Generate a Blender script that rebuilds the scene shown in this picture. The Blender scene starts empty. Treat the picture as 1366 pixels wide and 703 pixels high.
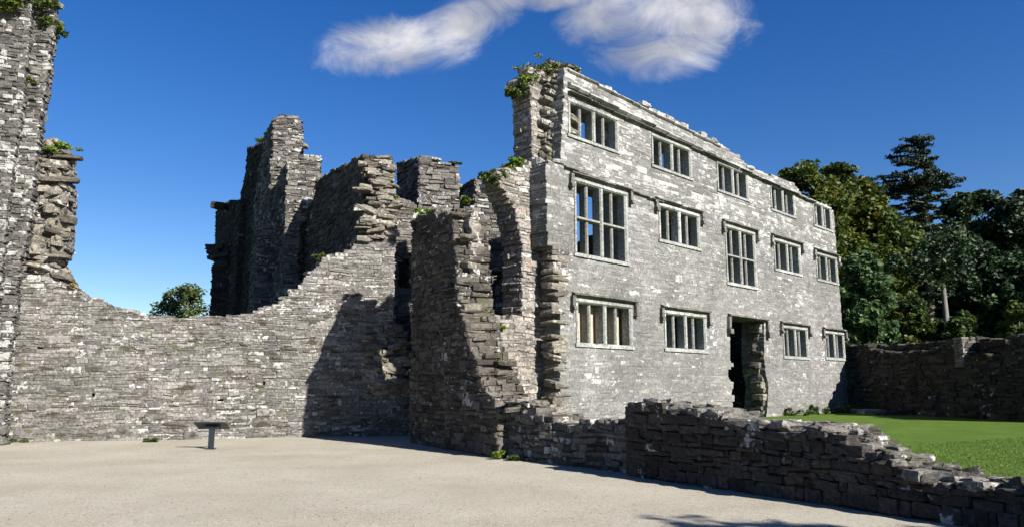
import bpy, math, random
import numpy as np
R = math.radians
rng = np.random.default_rng(7)
random.seed(7)
S = bpy.context.scene
C = S.collection

# ------------------------------------------------------------------ camera, sky, sun
F = 1000.0; CX, CY = 683.0, 351.5; TH = math.atan(163.5 / F); CZ = 1.65
cam = bpy.data.cameras.new('camera'); camo = bpy.data.objects.new('camera', cam); C.objects.link(camo)
cam.sensor_width = 36; cam.lens = 36 * F / 1366.0
cam.clip_start = 0.1; cam.clip_end = 3000
camo.location = (0, 0, CZ); camo.rotation_euler = (math.pi / 2 + TH, 0, 0)
S.camera = camo

SUN_EL = R(32); SX, SY = 0.715, -0.699
sl = bpy.data.lights.new('sun', 'SUN'); sl.energy = 5.0; sl.angle = R(0.5); sl.color = (1, 0.95, 0.87)
so = bpy.data.objects.new('sun', sl); C.objects.link(so)
from mathutils import Vector
sv = Vector((SX * math.cos(SUN_EL), SY * math.cos(SUN_EL), math.sin(SUN_EL)))
so.rotation_euler = sv.to_track_quat('Z', 'Y').to_euler()

S.view_settings.view_transform = 'Standard'; S.view_settings.look = 'None'
S.view_settings.gamma = 1; S.view_settings.use_curve_mapping = False
S.view_settings.exposure = 1.5


def ray(px, py):
    x = (px - CX) / F; z = (CY - py) / F
    return np.array([x, math.cos(TH) - z * math.sin(TH), math.sin(TH) + z * math.cos(TH)])


def gz(px, py, z=0.0):                                   # photo pixel -> point on the level z
    r = ray(px, py); t = (z - CZ) / r[2]
    return r * t + np.array([0, 0, CZ])


def gy(px, py, y):                                       # photo pixel -> point at the distance y
    r = ray(px, py); return r * (y / r[1]) + np.array([0, 0, CZ])


def mth(nt, op, a, b=None, c=None, clamp=False):
    n = nt.nodes.new('ShaderNodeMath'); n.operation = op; n.use_clamp = clamp
    for i, v in enumerate((a, b, c)):
        if v is None: continue
        if isinstance(v, (int, float)): n.inputs[i].default_value = v
        else: nt.links.new(v, n.inputs[i])
    return n.outputs[0]


def mixc(nt, fac, a, b, mode='MIX'):
    n = nt.nodes.new('ShaderNodeMix'); n.data_type = 'RGBA'; n.blend_type = mode
    for s, v in ((n.inputs[0], fac), (n.inputs[6], a), (n.inputs[7], b)):
        if isinstance(v, (int, float)): s.default_value = v
        elif isinstance(v, tuple): s.default_value = (*v[:3], 1)
        else: nt.links.new(v, s)
    return n.outputs[2]


def ramp(nt, fac, stops, interp='LINEAR'):
    n = nt.nodes.new('ShaderNodeValToRGB'); n.color_ramp.interpolation = interp
    el = n.color_ramp.elements
    while len(el) < len(stops): el.new(0.5)
    for e, (p, c) in zip(el, stops):
        e.position = p; e.color = (*c, 1) if isinstance(c, tuple) else (c, c, c, 1)
    nt.links.new(fac, n.inputs[0]); return n.outputs[0]


def noise(nt, vec, scale, detail=3, rough=0.55, dist=0.0):
    n = nt.nodes.new('ShaderNodeTexNoise')
    n.inputs['Scale'].default_value = scale; n.inputs['Detail'].default_value = detail
    n.inputs['Roughness'].default_value = rough; n.inputs['Distortion'].default_value = dist
    if vec is not None: nt.links.new(vec, n.inputs['Vector'])
    return n.outputs[0]


def smooth(nt, v, lo, hi, a=0.0, b=1.0):
    n = nt.nodes.new('ShaderNodeMapRange'); n.interpolation_type = 'SMOOTHSTEP'
    nt.links.new(v, n.inputs[0])
    for i, q in zip((1, 2, 3, 4), (lo, hi, a, b)): n.inputs[i].default_value = q
    return n.outputs[0]


def scaled(nt, vec, s):
    n = nt.nodes.new('ShaderNodeVectorMath'); n.operation = 'MULTIPLY'
    nt.links.new(vec, n.inputs[0]); n.inputs[1].default_value = s; return n.outputs[0]


# world: Nishita sky and two high clouds placed by compass direction
W = bpy.data.worlds.new('World'); S.world = W; W.use_nodes = True
nt = W.node_tree; nt.nodes.clear()
sky = nt.nodes.new('ShaderNodeTexSky'); sky.sky_type = 'NISHITA'; sky.sun_disc = False
sky.sun_elevation = SUN_EL; sky.sun_rotation = math.atan2(SX, SY)
sky.air_density = 1.0; sky.dust_density = 0.15; sky.ozone_density = 3.0
hs = nt.nodes.new('ShaderNodeHueSaturation'); hs.inputs['Saturation'].default_value = 1.36; hs.inputs['Hue'].default_value = 0.515
hs.inputs['Value'].default_value = 0.92
nt.links.new(sky.outputs[0], hs.inputs['Color'])
tc = nt.nodes.new('ShaderNodeTexCoord'); sp = nt.nodes.new('ShaderNodeSeparateXYZ')
nt.links.new(tc.outputs['Generated'], sp.inputs[0])
yy = mth(nt, 'MAXIMUM', sp.outputs[1], 0.05)
cu = mth(nt, 'DIVIDE', sp.outputs[0], yy); cv = mth(nt, 'DIVIDE', sp.outputs[2], yy)
cmb = nt.nodes.new('ShaderNodeCombineXYZ'); nt.links.new(cu, cmb.inputs[0]); nt.links.new(cv, cmb.inputs[1])
cvec = cmb.outputs[0]
nA = noise(nt, scaled(nt, cvec, (9, 12, 1)), 1.0, 10, 0.66, 0.9)
nB = noise(nt, scaled(nt, cvec, (5, 8, 1)), 1.0, 3, 0.5)
total = None
# (px, py, half width px, half height px, tilt, weight)
for (bx, by, hw, hh, tilt, wt) in [(520, 62, 95, 34, 0.12, 1.0), (620, 36, 75, 34, 0.5, 1.0), (660, 5, 60, 20, 0.3, .95), (770, -6, 80, 18, 0.1, .95),
                                   (898, 14, 98, 58, -0.1, 1.3), (885, 66, 85, 34, 0.1, 1.05), (820, 20, 70, 40, 0.0, 1.1), (740, -55, 160, 35, 0, 1.1)]:
    r0 = ray(bx, by); u0, v0 = r0[0] / r0[1], r0[2] / r0[1]
    du = mth(nt, 'SUBTRACT', cu, float(u0)); dv = mth(nt, 'SUBTRACT', cv, float(v0))
    a = mth(nt, 'ADD', mth(nt, 'MULTIPLY', du, math.cos(tilt)), mth(nt, 'MULTIPLY', dv, math.sin(tilt)))
    b = mth(nt, 'SUBTRACT', mth(nt, 'MULTIPLY', dv, math.cos(tilt)), mth(nt, 'MULTIPLY', du, math.sin(tilt)))
    a = mth(nt, 'POWER', mth(nt, 'ABSOLUTE', mth(nt, 'MULTIPLY', a, F / hw)), 2.0)
    b = mth(nt, 'POWER', mth(nt, 'ABSOLUTE', mth(nt, 'MULTIPLY', b, F / hh / 1.1)), 2.0)
    m = mth(nt, 'MULTIPLY', mth(nt, 'SUBTRACT', 1.0, mth(nt, 'ADD', a, b)), wt)
    total = m if total is None else mth(nt, 'MAXIMUM', total, m)
total = mth(nt, 'MAXIMUM', total, -1.5)
dens = mth(nt, 'ADD', mth(nt, 'MULTIPLY', total, 0.45), mth(nt, 'MULTIPLY', mth(nt, 'SUBTRACT', nA, 0.5), 2.0))
cf = smooth(nt, dens, -0.4, 0.85, 0, 0.88)
cf = mth(nt, 'MULTIPLY', cf, smooth(nt, sp.outputs[1], 0.1, 0.2))
ccol = ramp(nt, nB, [(0.36, (3.0, 3.1, 3.3)), (0.5, (4.8, 4.7, 4.65)), (0.64, (8.2, 7.9, 7.6))])
skyc = mixc(nt, cf, hs.outputs[0], ccol)
bg = nt.nodes.new('ShaderNodeBackground'); bg.inputs['Strength'].default_value = 0.05
nt.links.new(skyc, bg.inputs[0])
wo = nt.nodes.new('ShaderNodeOutputWorld'); nt.links.new(bg.outputs[0], wo.inputs[0])


# ------------------------------------------------------------------ materials
def new_mat(name, rough=0.9, spec=0.2):
    m = bpy.data.materials.new(name); m.use_nodes = True
    b = m.node_tree.nodes['Principled BSDF']; b.inputs['Roughness'].default_value = rough
    b.inputs['Specular IOR Level'].default_value = spec
    return m, m.node_tree, b


def bump(nt, bsdf, height, strength, dist):
    n = nt.nodes.new('ShaderNodeBump'); n.inputs['Strength'].default_value = strength; n.inputs['Distance'].default_value = dist
    nt.links.new(height, n.inputs['Height']); nt.links.new(n.outputs[0], bsdf.inputs['Normal'])


def coords(nt):
    g = nt.nodes.new('ShaderNodeNewGeometry'); return g.outputs['Position'], g.outputs['Normal']


def stone_mat(name, tones, white=0.5, brown=0.5, moss=0.5, bumps=0.5, wscale=6.0, mortar=False, warm=None, streak=0.0, alb=0.5, mott=1.0, belt=False, wcol=.38):
    m, nt, b = new_mat(name)
    pos, nor = coords(nt)
    at = nt.nodes.new('ShaderNodeAttribute'); at.attribute_name = 'stone'
    sc = nt.nodes.new('ShaderNodeSeparateColor'); nt.links.new(at.outputs['Color'], sc.inputs[0])
    r1, r2, r3 = sc.outputs[0], sc.outputs[1], sc.outputs[2]
    if mortar: r1 = noise(nt, pos, 3.0, 3)
    col = ramp(nt, r1, [(i / (len(tones) - 1), t) for i, t in enumerate(tones)])
    # mottling on each stone
    n1 = noise(nt, pos, 14, 5, 0.65)
    col = mixc(nt, 1.0, col, ramp(nt, n1, [(0.3, 1 - .58 * mott), (0.5, 1 - .05 * mott), (0.7, 1 + .55 * mott)]), 'MULTIPLY')
    n0 = noise(nt, pos, 0.55, 4, 0.6)
    col = mixc(nt, 1.0, col, ramp(nt, n0, [(0.3, 0.72), (0.55, 1.0), (0.75, 1.22)]), 'MULTIPLY')
    # brown and rusty weathering
    nb = noise(nt, scaled(nt, pos, (1, 1, 2.2)), 1.6, 5, 0.65)
    fb = smooth(nt, nb, 0.52, 0.62, 0, brown)
    fb = mth(nt, 'MULTIPLY', fb, smooth(nt, r3, 0.1, 0.8, 0.35, 1))
    col = mixc(nt, fb, col, (0.062, 0.046, 0.030) if warm is None else warm)
    col = mixc(nt, 1.0, col, (alb, alb, alb), 'MULTIPLY')
    # pale crusts of lichen: whole stones and blotches
    nw = noise(nt, pos, wscale, 4, 0.62)
    nz = noise(nt, pos, 0.8, 3, 0.55)
    thr = mth(nt, 'ADD', mth(nt, 'MULTIPLY', r2, 0.26), mth(nt, 'ADD', mth(nt, 'MULTIPLY', nw, 0.62), mth(nt, 'MULTIPLY', nz, 0.5)))
    fw = smooth(nt, thr, 0.88 - 0.13 * white, 0.93 - 0.13 * white, 0, 0.95)
    nf = noise(nt, pos, 40, 2)
    fw = mth(nt, 'MULTIPLY', fw, smooth(nt, nf, 0.34, 0.5, 0.15, 1))
    col = mixc(nt, fw, col, (wcol, wcol, wcol * .96))
    n9 = noise(nt, pos, 22, 3, 0.6)
    col = mixc(nt, smooth(nt, n9, 0.64, 0.72, 0, 0.45 * min(1, white + .1)), col, (0.33, 0.33, 0.305))
    if belt:
        sp_ = nt.nodes.new('ShaderNodeSeparateXYZ'); nt.links.new(pos, sp_.inputs[0])
        hb = smooth(nt, sp_.outputs[2], 6.2, 8.5, 0, 1)
        nk = mth(nt, 'ADD', mth(nt, 'MULTIPLY', r2, .3), mth(nt, 'ADD', mth(nt, 'MULTIPLY', noise(nt, pos, 1.1, 3, .6), .7), mth(nt, 'MULTIPLY', noise(nt, scaled(nt, pos, (1, 1, 1.8)), 9, 4, .7), .62)))
        col = mixc(nt, mth(nt, 'MULTIPLY', hb, smooth(nt, nk, .78, .86, 0, .8)), col, (.33, .33, .32))
        col = mixc(nt, smooth(nt, noise(nt, pos, .35, 4, .6), .5, .62, 0, .35), col, (.11, .11, .112))
    # dark algae streaks that run down
    if streak:
        ns = noise(nt, scaled(nt, pos, (1.6, 1.6, 0.22)), 1.5, 4, 0.6)
        col = mixc(nt, smooth(nt, ns, 0.52, 0.68, 0, streak), col, (0.085, 0.083, 0.08))
    # moss on what faces up
    sz = nt.nodes.new('ShaderNodeSeparateXYZ'); nt.links.new(nor, sz.inputs[0])
    nm = noise(nt, pos, 1.9, 5, 0.65)
    up = smooth(nt, sz.outputs[2], 0.25, 0.75, 0, 1)
    fm = mth(nt, 'MULTIPLY', up, smooth(nt, nm, 0.62 - 0.16 * moss, 0.72 - 0.16 * moss, 0, 0.95))
    fm = mth(nt, 'MAXIMUM', fm, smooth(nt, nm, 0.67 - 0.06 * moss, 0.72 - 0.06 * moss, 0, 0.8 * moss))
    mc = ramp(nt, noise(nt, pos, 9, 3), [(0.35, (0.032, 0.04, 0.012)), (0.6, (0.085, 0.085, 0.022)), (0.75, (0.10, 0.07, 0.03))])
    col = mixc(nt, fm, col, mc)
    nt.links.new(col, b.inputs['Base Color'])
    bh = mth(nt, 'ADD', mth(nt, 'MULTIPLY', noise(nt, pos, 11, 5, 0.7), 1.0), mth(nt, 'MULTIPLY', noise(nt, scaled(nt, pos, (1, 1, 3)), 24, 4, 0.7), 0.6))
    bump(nt, b, bh, bumps, 0.05)
    return m


M = {}
M['facade'] = stone_mat('pale_facade_stone', [(.21, .207, .20), (.27, .265, .26), (.29, .285, .275), (.33, .32, .305)], white=0.5, alb=.62, mott=.7, belt=True, brown=0.16, moss=0.12, bumps=0.55, wscale=5.5, streak=0.16)
M['facade_mortar'] = stone_mat('pale_facade_mortar', [(.19, .185, .175), (.27, .265, .25)], white=0.5, alb=.58, mott=.8, brown=0.25, moss=0.1, bumps=0.6, mortar=True, streak=0.16)
M['slate'] = stone_mat('weathered_slate_stone', [(.12, .113, .105), (.20, .187, .17), (.27, .25, .23), (.36, .335, .305)], white=0.65, brown=0.5, moss=0.5, bumps=0.8, wscale=7)
M['curtain'] = stone_mat('curtain_wall_stone', [(.15, .143, .135), (.24, .229, .217), (.30, .284, .268), (.38, .36, .338)], white=0.62, alb=.58, brown=0.9, moss=0.75, bumps=0.75, wscale=7)
M['white_slate'] = stone_mat('lichened_tower_stone', [(.12, .115, .11), (.2, .19, .175), (.28, .265, .24)], white=1.05, wcol=.33, brown=0.3, moss=0.35, bumps=0.7, wscale=4)
M['rubble'] = stone_mat('broken_core_stone', [(.15, .135, .115), (.27, .245, .205), (.36, .33, .28), (.43, .38, .31)], white=0.35, brown=0.35, moss=0.6, bumps=0.8, wscale=6)
M['brownslate'] = stone_mat('brown_slate_stone', [(.10, .088, .075), (.17, .15, .13), (.22, .195, .17), (.28, .255, .22)], white=0.3, brown=0.6, moss=0.6, bumps=0.8, wscale=7, alb=.43)  # brown stone, its albedo lowered to deepen the shade on stub and keep
M['pale'] = stone_mat('pale_rubble_wall', [(.24, .22, .195), (.32, .295, .265), (.40, .37, .335), (.44, .37, .32)], white=0.6, brown=0.3, moss=0.25, bumps=0.7, wscale=7, alb=.58)
M['palemortar'] = stone_mat('pale_lime_mortar', [(.2, .185, .16), (.33, .31, .275)], white=0.4, brown=0.3, moss=0.2, bumps=0.9, mortar=True, alb=.5)
M['dark'] = stone_mat('shade_darkened_stone', [(.07, .064, .058), (.11, .102, .094), (.15, .14, .13), (.20, .187, .172)], white=0.15, brown=0.55, moss=0.5, bumps=0.8, alb=.29)  # shade put into the colour: albedo cut for walls turned from the sun
M['mortar'] = stone_mat('old_lime_mortar', [(.085, .075, .062), (.15, .132, .11)], white=0.1, brown=0.5, moss=0.5, bumps=0.9, mortar=True)
M['low'] = stone_mat('low_wall_stone', [(.10, .088, .08), (.16, .142, .13), (.21, .188, .17), (.24, .19, .165)], alb=.30, white=0.30, brown=0.4, moss=0.25, bumps=0.8, wscale=5)  # albedo lowered so the wall's shaded face reads darker
M['dressed'] = stone_mat('dressed_granite', [(.36, .385, .36), (.46, .46, .43)], white=0.5, brown=0.08, moss=0.05, bumps=0.25, wscale=9, mortar=True)
M['mullion'] = stone_mat('weathered_mullion_stone', [(.24, .25, .235), (.36, .36, .335)], white=0.3, brown=0.15, moss=0.0, bumps=0.3, wscale=9, mortar=True)
M['mould'] = stone_mat('mossy_drip_mould', [(.14, .135, .12), (.3, .29, .26)], white=0.45, brown=0.55, moss=0.7, bumps=0.6, mortar=True)


def gravel_mat():
    m, nt, b = new_mat('gravel')
    pos, _ = coords(nt)
    col = ramp(nt, noise(nt, pos, 45, 4, 0.75), [(0.3, (.155, .142, .114)), (0.5, (.29, .269, .218)), (0.68, (.42, .395, .33))])
    col = mixc(nt, 1, col, ramp(nt, noise(nt, pos, 0.45, 5, 0.6), [(0.3, (.84, .82, .79)), (0.55, 1.0), (0.72, (1.09, 1.085, 1.08))]), 'MULTIPLY')
    v = nt.nodes.new('ShaderNodeTexVoronoi'); v.inputs['Scale'].default_value = 26; nt.links.new(pos, v.inputs['Vector'])
    vs = nt.nodes.new('ShaderNodeSeparateColor'); nt.links.new(v.outputs['Color'], vs.inputs[0])
    col = mixc(nt, smooth(nt, vs.outputs[0], 0.9, 0.95, 0, 0.5), col, (.16, .135, .10))
    nt.links.new(col, b.inputs['Base Color'])
    h = mth(nt, 'ADD', noise(nt, pos, 60, 3, 0.7), mth(nt, 'MULTIPLY', noise(nt, pos, 9, 3), 0.8))
    bump(nt, b, h, 0.55, 0.03); return m


def grass_mat(name='lawn', a=(.046, .088, .009), c=(.082, .135, .015)):
    m, nt, b = new_mat(name, 0.8, 0.15)
    pos, _ = coords(nt)
    col = ramp(nt, noise(nt, pos, 1.2, 5, 0.65), [(0.3, a), (0.7, c)])
    col = mixc(nt, 1, col, ramp(nt, noise(nt, scaled(nt, pos, (1, .5, 1)), 26, 4, 0.75), [(0.3, 0.6), (0.7, 1.4)]), 'MULTIPLY')
    nt.links.new(col, b.inputs['Base Color'])
    bump(nt, b, noise(nt, pos, 40, 4, 0.75), 0.8, 0.05); return m


def leaf_mat(name, stops, trans=0.25):
    m, nt, b = new_mat(name, 0.55, 0.25)
    at = nt.nodes.new('ShaderNodeAttribute'); at.attribute_name = 'stone'
    sc = nt.nodes.new('ShaderNodeSeparateColor'); nt.links.new(at.outputs['Color'], sc.inputs[0])
    col = ramp(nt, sc.outputs[0], stops)
    nt.links.new(col, b.inputs['Base Color'])
    t = nt.nodes.new('ShaderNodeBsdfTranslucent'); nt.links.new(col, t.inputs[0])
    mx = nt.nodes.new('ShaderNodeMixShader'); mx.inputs[0].default_value = trans
    nt.links.new(b.outputs[0], mx.inputs[1]); nt.links.new(t.outputs[0], mx.inputs[2])
    nt.links.new(mx.outputs[0], nt.nodes['Material Output'].inputs[0]); return m


def bark_mat(name, a, c):
    m, nt, b = new_mat(name)
    pos, _ = coords(nt)
    nt.links.new(ramp(nt, noise(nt, scaled(nt, pos, (6, 6, 1)), 3, 4), [(0.3, a), (0.7, c)]), b.inputs['Base Color']); return m


M['gravel'] = gravel_mat(); M['lawn'] = grass_mat(); M['field'] = grass_mat('rough_grass', (.03, .05, .012), (.05, .075, .02))
M['flag'] = stone_mat('path_flags', [(.16, .15, .11), (.27, .25, .2)], white=0.3, brown=0.2, moss=0.2, mortar=True)
M['bark'] = bark_mat('bark', (.06, .05, .04), (.13, .11, .09)); M['pale_bark'] = bark_mat('pale_bark', (.07, .065, .06), (.17, .16, .145))
M['autumn'] = leaf_mat('autumn_leaves', [(0, (.020, .038, .009)), (0.5, (.045, .07, .012)), (0.85, (.08, .088, .013)), (1, (.17, .105, .014))])
M['bluegreen'] = leaf_mat('green_leaves', [(0, (.024, .05, .018)), (0.6, (.052, .095, .032)), (1, (.09, .13, .045))])
M['darkleaf'] = leaf_mat('dark_leaves', [(0, (.010, .022, .010)), (0.6, (.018, .038, .014)), (1, (.038, .06, .02))], .15)
M['shrubleaf'] = leaf_mat('shrub_leaves', [(0, (.018, .036, .010)), (0.6, (.04, .065, .014)), (1, (.11, .11, .03))])
M['leftleaf'] = leaf_mat('oak_leaves', [(0, (.025, .045, .015)), (0.6, (.06, .085, .018)), (1, (.14, .12, .02))])
M['needle'] = leaf_mat('needles', [(0, (.008, .02, .014)), (0.6, (.018, .036, .022)), (1, (.035, .055, .03))], .05)
M['fern'] = leaf_mat('fern_leaves', [(0, (.05, .085, .012)), (0.6, (.11, .17, .02)), (1, (.22, .27, .04))], .3)
M['ivy'] = leaf_mat('ivy_leaves', [(0, (.02, .035, .01)), (0.6, (.06, .085, .014)), (1, (.16, .17, .03))], .2)
M['dry'] = leaf_mat('dry_grass', [(0, (.14, .11, .05)), (1, (.32, .27, .15))], .3)
M['sign'], _n, _b = new_mat('painted_metal', 0.45, 0.5); _b.inputs['Base Color'].default_value = (.010, .014, .022, 1)
M['panel'], _n, _b = new_mat('panel_board', 0.4, 0.5)
_p, _ = coords(_n); _n.links.new(ramp(_n, noise(_n, _p, 8, 3), [(0.4, (.016, .012, .014)), (0.6, (.04, .03, .033))]), _b.inputs['Base Color'])


# ------------------------------------------------------------------ mesh helpers
class MB:
    """collects vertices, faces, per-vertex stone colours and material slots of ONE mesh"""
    def __init__(s): s.v = []; s.f = []; s.c = []; s.m = []; s.n = 0; s.sm = []
    def add(s, verts, faces, col, mat=0, smooth=False):
        verts = np.asarray(verts, float).reshape(-1, 3); faces = np.asarray(faces, int)
        s.v.append(verts); s.f.append(faces + s.n); s.m.append(np.full(len(faces), mat)); s.n += len(verts)
        s.sm.append(np.full(len(faces), smooth))
        col = np.asarray(col, float)
        if col.ndim == 1: col = np.tile(col, (len(verts), 1))
        s.c.append(col)
    def build(s, name, mats, parent=None, loc=(0, 0, 0)):
        me = bpy.data.meshes.new(name)
        V = np.concatenate(s.v) - np.array(loc)
        q = [f for f in s.f]
        nf = sum(len(f) for f in q); k = [np.full(len(f), f.shape[1]) for f in q]
        k = np.concatenate(k); idx = np.concatenate([f.ravel() for f in q])
        me.vertices.add(len(V)); me.vertices.foreach_set('co', V.ravel())
        me.loops.add(len(idx)); me.loops.foreach_set('vertex_index', idx.astype(np.int32))
        me.polygons.add(nf)
        st = np.concatenate(([0], np.cumsum(k)[:-1]))
        me.polygons.foreach_set('loop_start', st.astype(np.int32))
        me.polygons.foreach_set('material_index', np.concatenate(s.m).astype(np.int32))
        me.polygons.foreach_set('use_smooth', np.concatenate(s.sm).astype(bool))
        me.update(calc_edges=True); me.validate()
        a = me.attributes.new('stone', 'FLOAT_COLOR', 'POINT')
        cc = np.concatenate(s.c); cc = np.concatenate([cc, np.ones((len(cc), 1))], 1)
        a.data.foreach_set('color', cc.ravel())
        for m in (mats if isinstance(mats, (list, tuple)) else [mats]): me.materials.append(M[m])
        o = bpy.data.objects.new(name, me); C.objects.link(o); o.location = loc
        if parent is not None:
            o.parent = parent; o.location = np.array(loc) - np.array(parent.location)
        return o


def tag(o, label=None, cat=None, group=None, kind=None):
    if label: o['label'] = label
    if cat: o['category'] = cat
    if group: o['group'] = group
    if kind: o['kind'] = kind
    return o


def empty(name, loc, label, cat, group=None):
    o = bpy.data.objects.new(name, None); C.objects.link(o); o.location = tuple(map(float, loc)); o.empty_display_size = .3
    return tag(o, label, cat, group)


BOXF = np.array([[0, 1, 2, 3], [7, 6, 5, 4], [0, 4, 5, 1], [1, 5, 6, 2], [2, 6, 7, 3], [3, 7, 4, 0]])
STF = np.array([[0, 1, 2, 3], [4, 5, 1, 0], [5, 6, 2, 1], [6, 7, 3, 2], [7, 4, 0, 3],
                [8, 9, 5, 4], [9, 10, 6, 5], [10, 11, 7, 6], [11, 8, 4, 7]])


class Frame:
    """a vertical wall plane: origin, u along the face, v into the wall, z up"""
    def __init__(s, p0, d=None, p1=None):
        s.o = np.array([p0[0], p0[1]], float)
        if d is None: d = (p1[0] - p0[0], p1[1] - p0[1])
        s.d = np.array(d, float); s.L = np.linalg.norm(s.d); s.d /= s.L
        s.n = np.array([s.d[1], -s.d[0]])
    def off(s, v): f = Frame(s.o - s.n * v, s.d); return f
    def uz(s, px, py):
        r = ray(px, py); t = (s.o @ s.n) / (r[:2] @ s.n); p = r[:2] * t
        return (float((p - s.o) @ s.d), float(r[2] * t + CZ))
    def P(s, pts): return [s.uz(*p) for p in pts]
    def w(s, u, v, z):
        u = np.asarray(u, float); v = np.asarray(v, float); z = np.asarray(z, float)
        return np.stack([s.o[0] + u * s.d[0] - v * s.n[0], s.o[1] + u * s.d[1] - v * s.n[1], z + 0 * u], -1)


def crossings(poly, z):
    xs = []
    for (a, b), (c, e) in zip(poly, poly[1:] + poly[:1]):
        if (b > z) != (e > z): xs.append(a + (z - b) / (e - b) * (c - a))
    xs.sort(); return [(xs[i], xs[i + 1]) for i in range(0, len(xs) - 1, 2)]


def subtract(iv, holes):
    for h0, h1 in holes:
        out = []
        for a, b in iv:
            if h1 <= a or h0 >= b: out.append((a, b)); continue
            if h0 > a: out.append((a, h0))
            if h1 < b: out.append((h1, b))
        iv = out
    return iv


def stones_along(acc, a, b, out, z0, z1, w0, w1, prot, depth):
    """stones of one course along the plan segment a-b, outward normal out"""
    a = np.array(a, float); b = np.array(b, float); L = np.linalg.norm(b - a)
    if L < 0.03: return
    t = (b - a) / L; cur = 0.0
    while cur < L - 1e-6:
        h = z1 - z0
        w = (w0 + (w1 * 1.35 - w0) * random.random() ** 1.7) * (0.7 + 3.0 * h)
        if L - cur - w < w0 * 0.5: w = L - cur
        e0, e1 = random.choice(((0, 0), (0, 0), (0, 0), (-.25, 0), (0, .3), (.3, 0), (0, -.3)))
        if random.random() < .07 and w > .2:              # a stone split into two thin ones
            zm = z0 + h * random.uniform(.4, .6)
            acc.append((a[0] + t[0] * cur, a[1] + t[1] * cur, t[0], t[1], out[0], out[1], w, z0, zm, random.gauss(0, 1) * prot + prot, depth)); e0 = (zm - z0) / h; e1 = 0
        acc.append((a[0] + t[0] * cur, a[1] + t[1] * cur, t[0], t[1], out[0], out[1], w, z0 + e0 * h, z1 + e1 * h, random.gauss(0, 1) * prot + prot, depth))
        cur += w


def emit(mb, fr, acc, gap=0.008, jit=0.012, bev=0.02, warp=0.03):
    A = np.array(acc); n = len(A)
    if n == 0: return
    p = A[:, 0:2]; t = A[:, 2:4]; o = A[:, 4:6]; w = A[:, 6]; z0 = A[:, 7]; z1 = A[:, 8]; pr = A[:, 9]; D = A[:, 10]
    g = gap
    bv = np.minimum(bev, (z1 - z0) * 0.3)
    j = lambda s=jit: rng.normal(0, 1, n) * s
    V = np.zeros((n, 12, 3))
    tz = [(g, 'a'), (0, 'b'), (0, 'c'), (0, 'd')]
    cor = [(0, 0), (1, 0), (1, 1), (0, 1)]
    for k, (ct, cz) in enumerate(cor):
        jt = j(); jz = j(jit * 0.6)
        tt = np.where(ct == 0, g, w - g) + jt; zz = np.where(cz == 0, z0 + g * .6, z1 - g * .6) + jz
        st = 1 if ct == 0 else -1; szz = 1 if cz == 0 else -1
        for lay, (ti, zi, out) in enumerate([(tt + st * bv, zz + szz * bv, pr + j(jit * 0.8)), (tt, zz, pr - bv * 0.9), (tt, zz, -D)]):
            q = p + t * ti[:, None] + o * out[:, None]
            V[:, lay * 4 + k, 0] = q[:, 0]; V[:, lay * 4 + k, 1] = q[:, 1]; V[:, lay * 4 + k, 2] = zi
    if warp:
        u_, v_, z_ = V[..., 0], V[..., 1], V[..., 2]; q = u_ + v_ * .7
        V[..., 2] = z_ + warp * (np.sin(q * 1.7 + z_ * .9 + 1) * .6 + np.sin(q * 4.3 + z_ * 2.1) * .4 + np.sin(q * 9.1 - z_ * 3) * .22)
    W_ = fr.w(V[..., 0].ravel(), V[..., 1].ravel(), V[..., 2].ravel())
    fc = (STF[None] + (np.arange(n) * 12)[:, None, None]).reshape(-1, 4)
    # handedness: flip if t x up does not face out
    col = rng.random((n, 3)); col = np.repeat(col, 12, 0)
    mb.add(W_, fc, col, 0)


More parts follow.
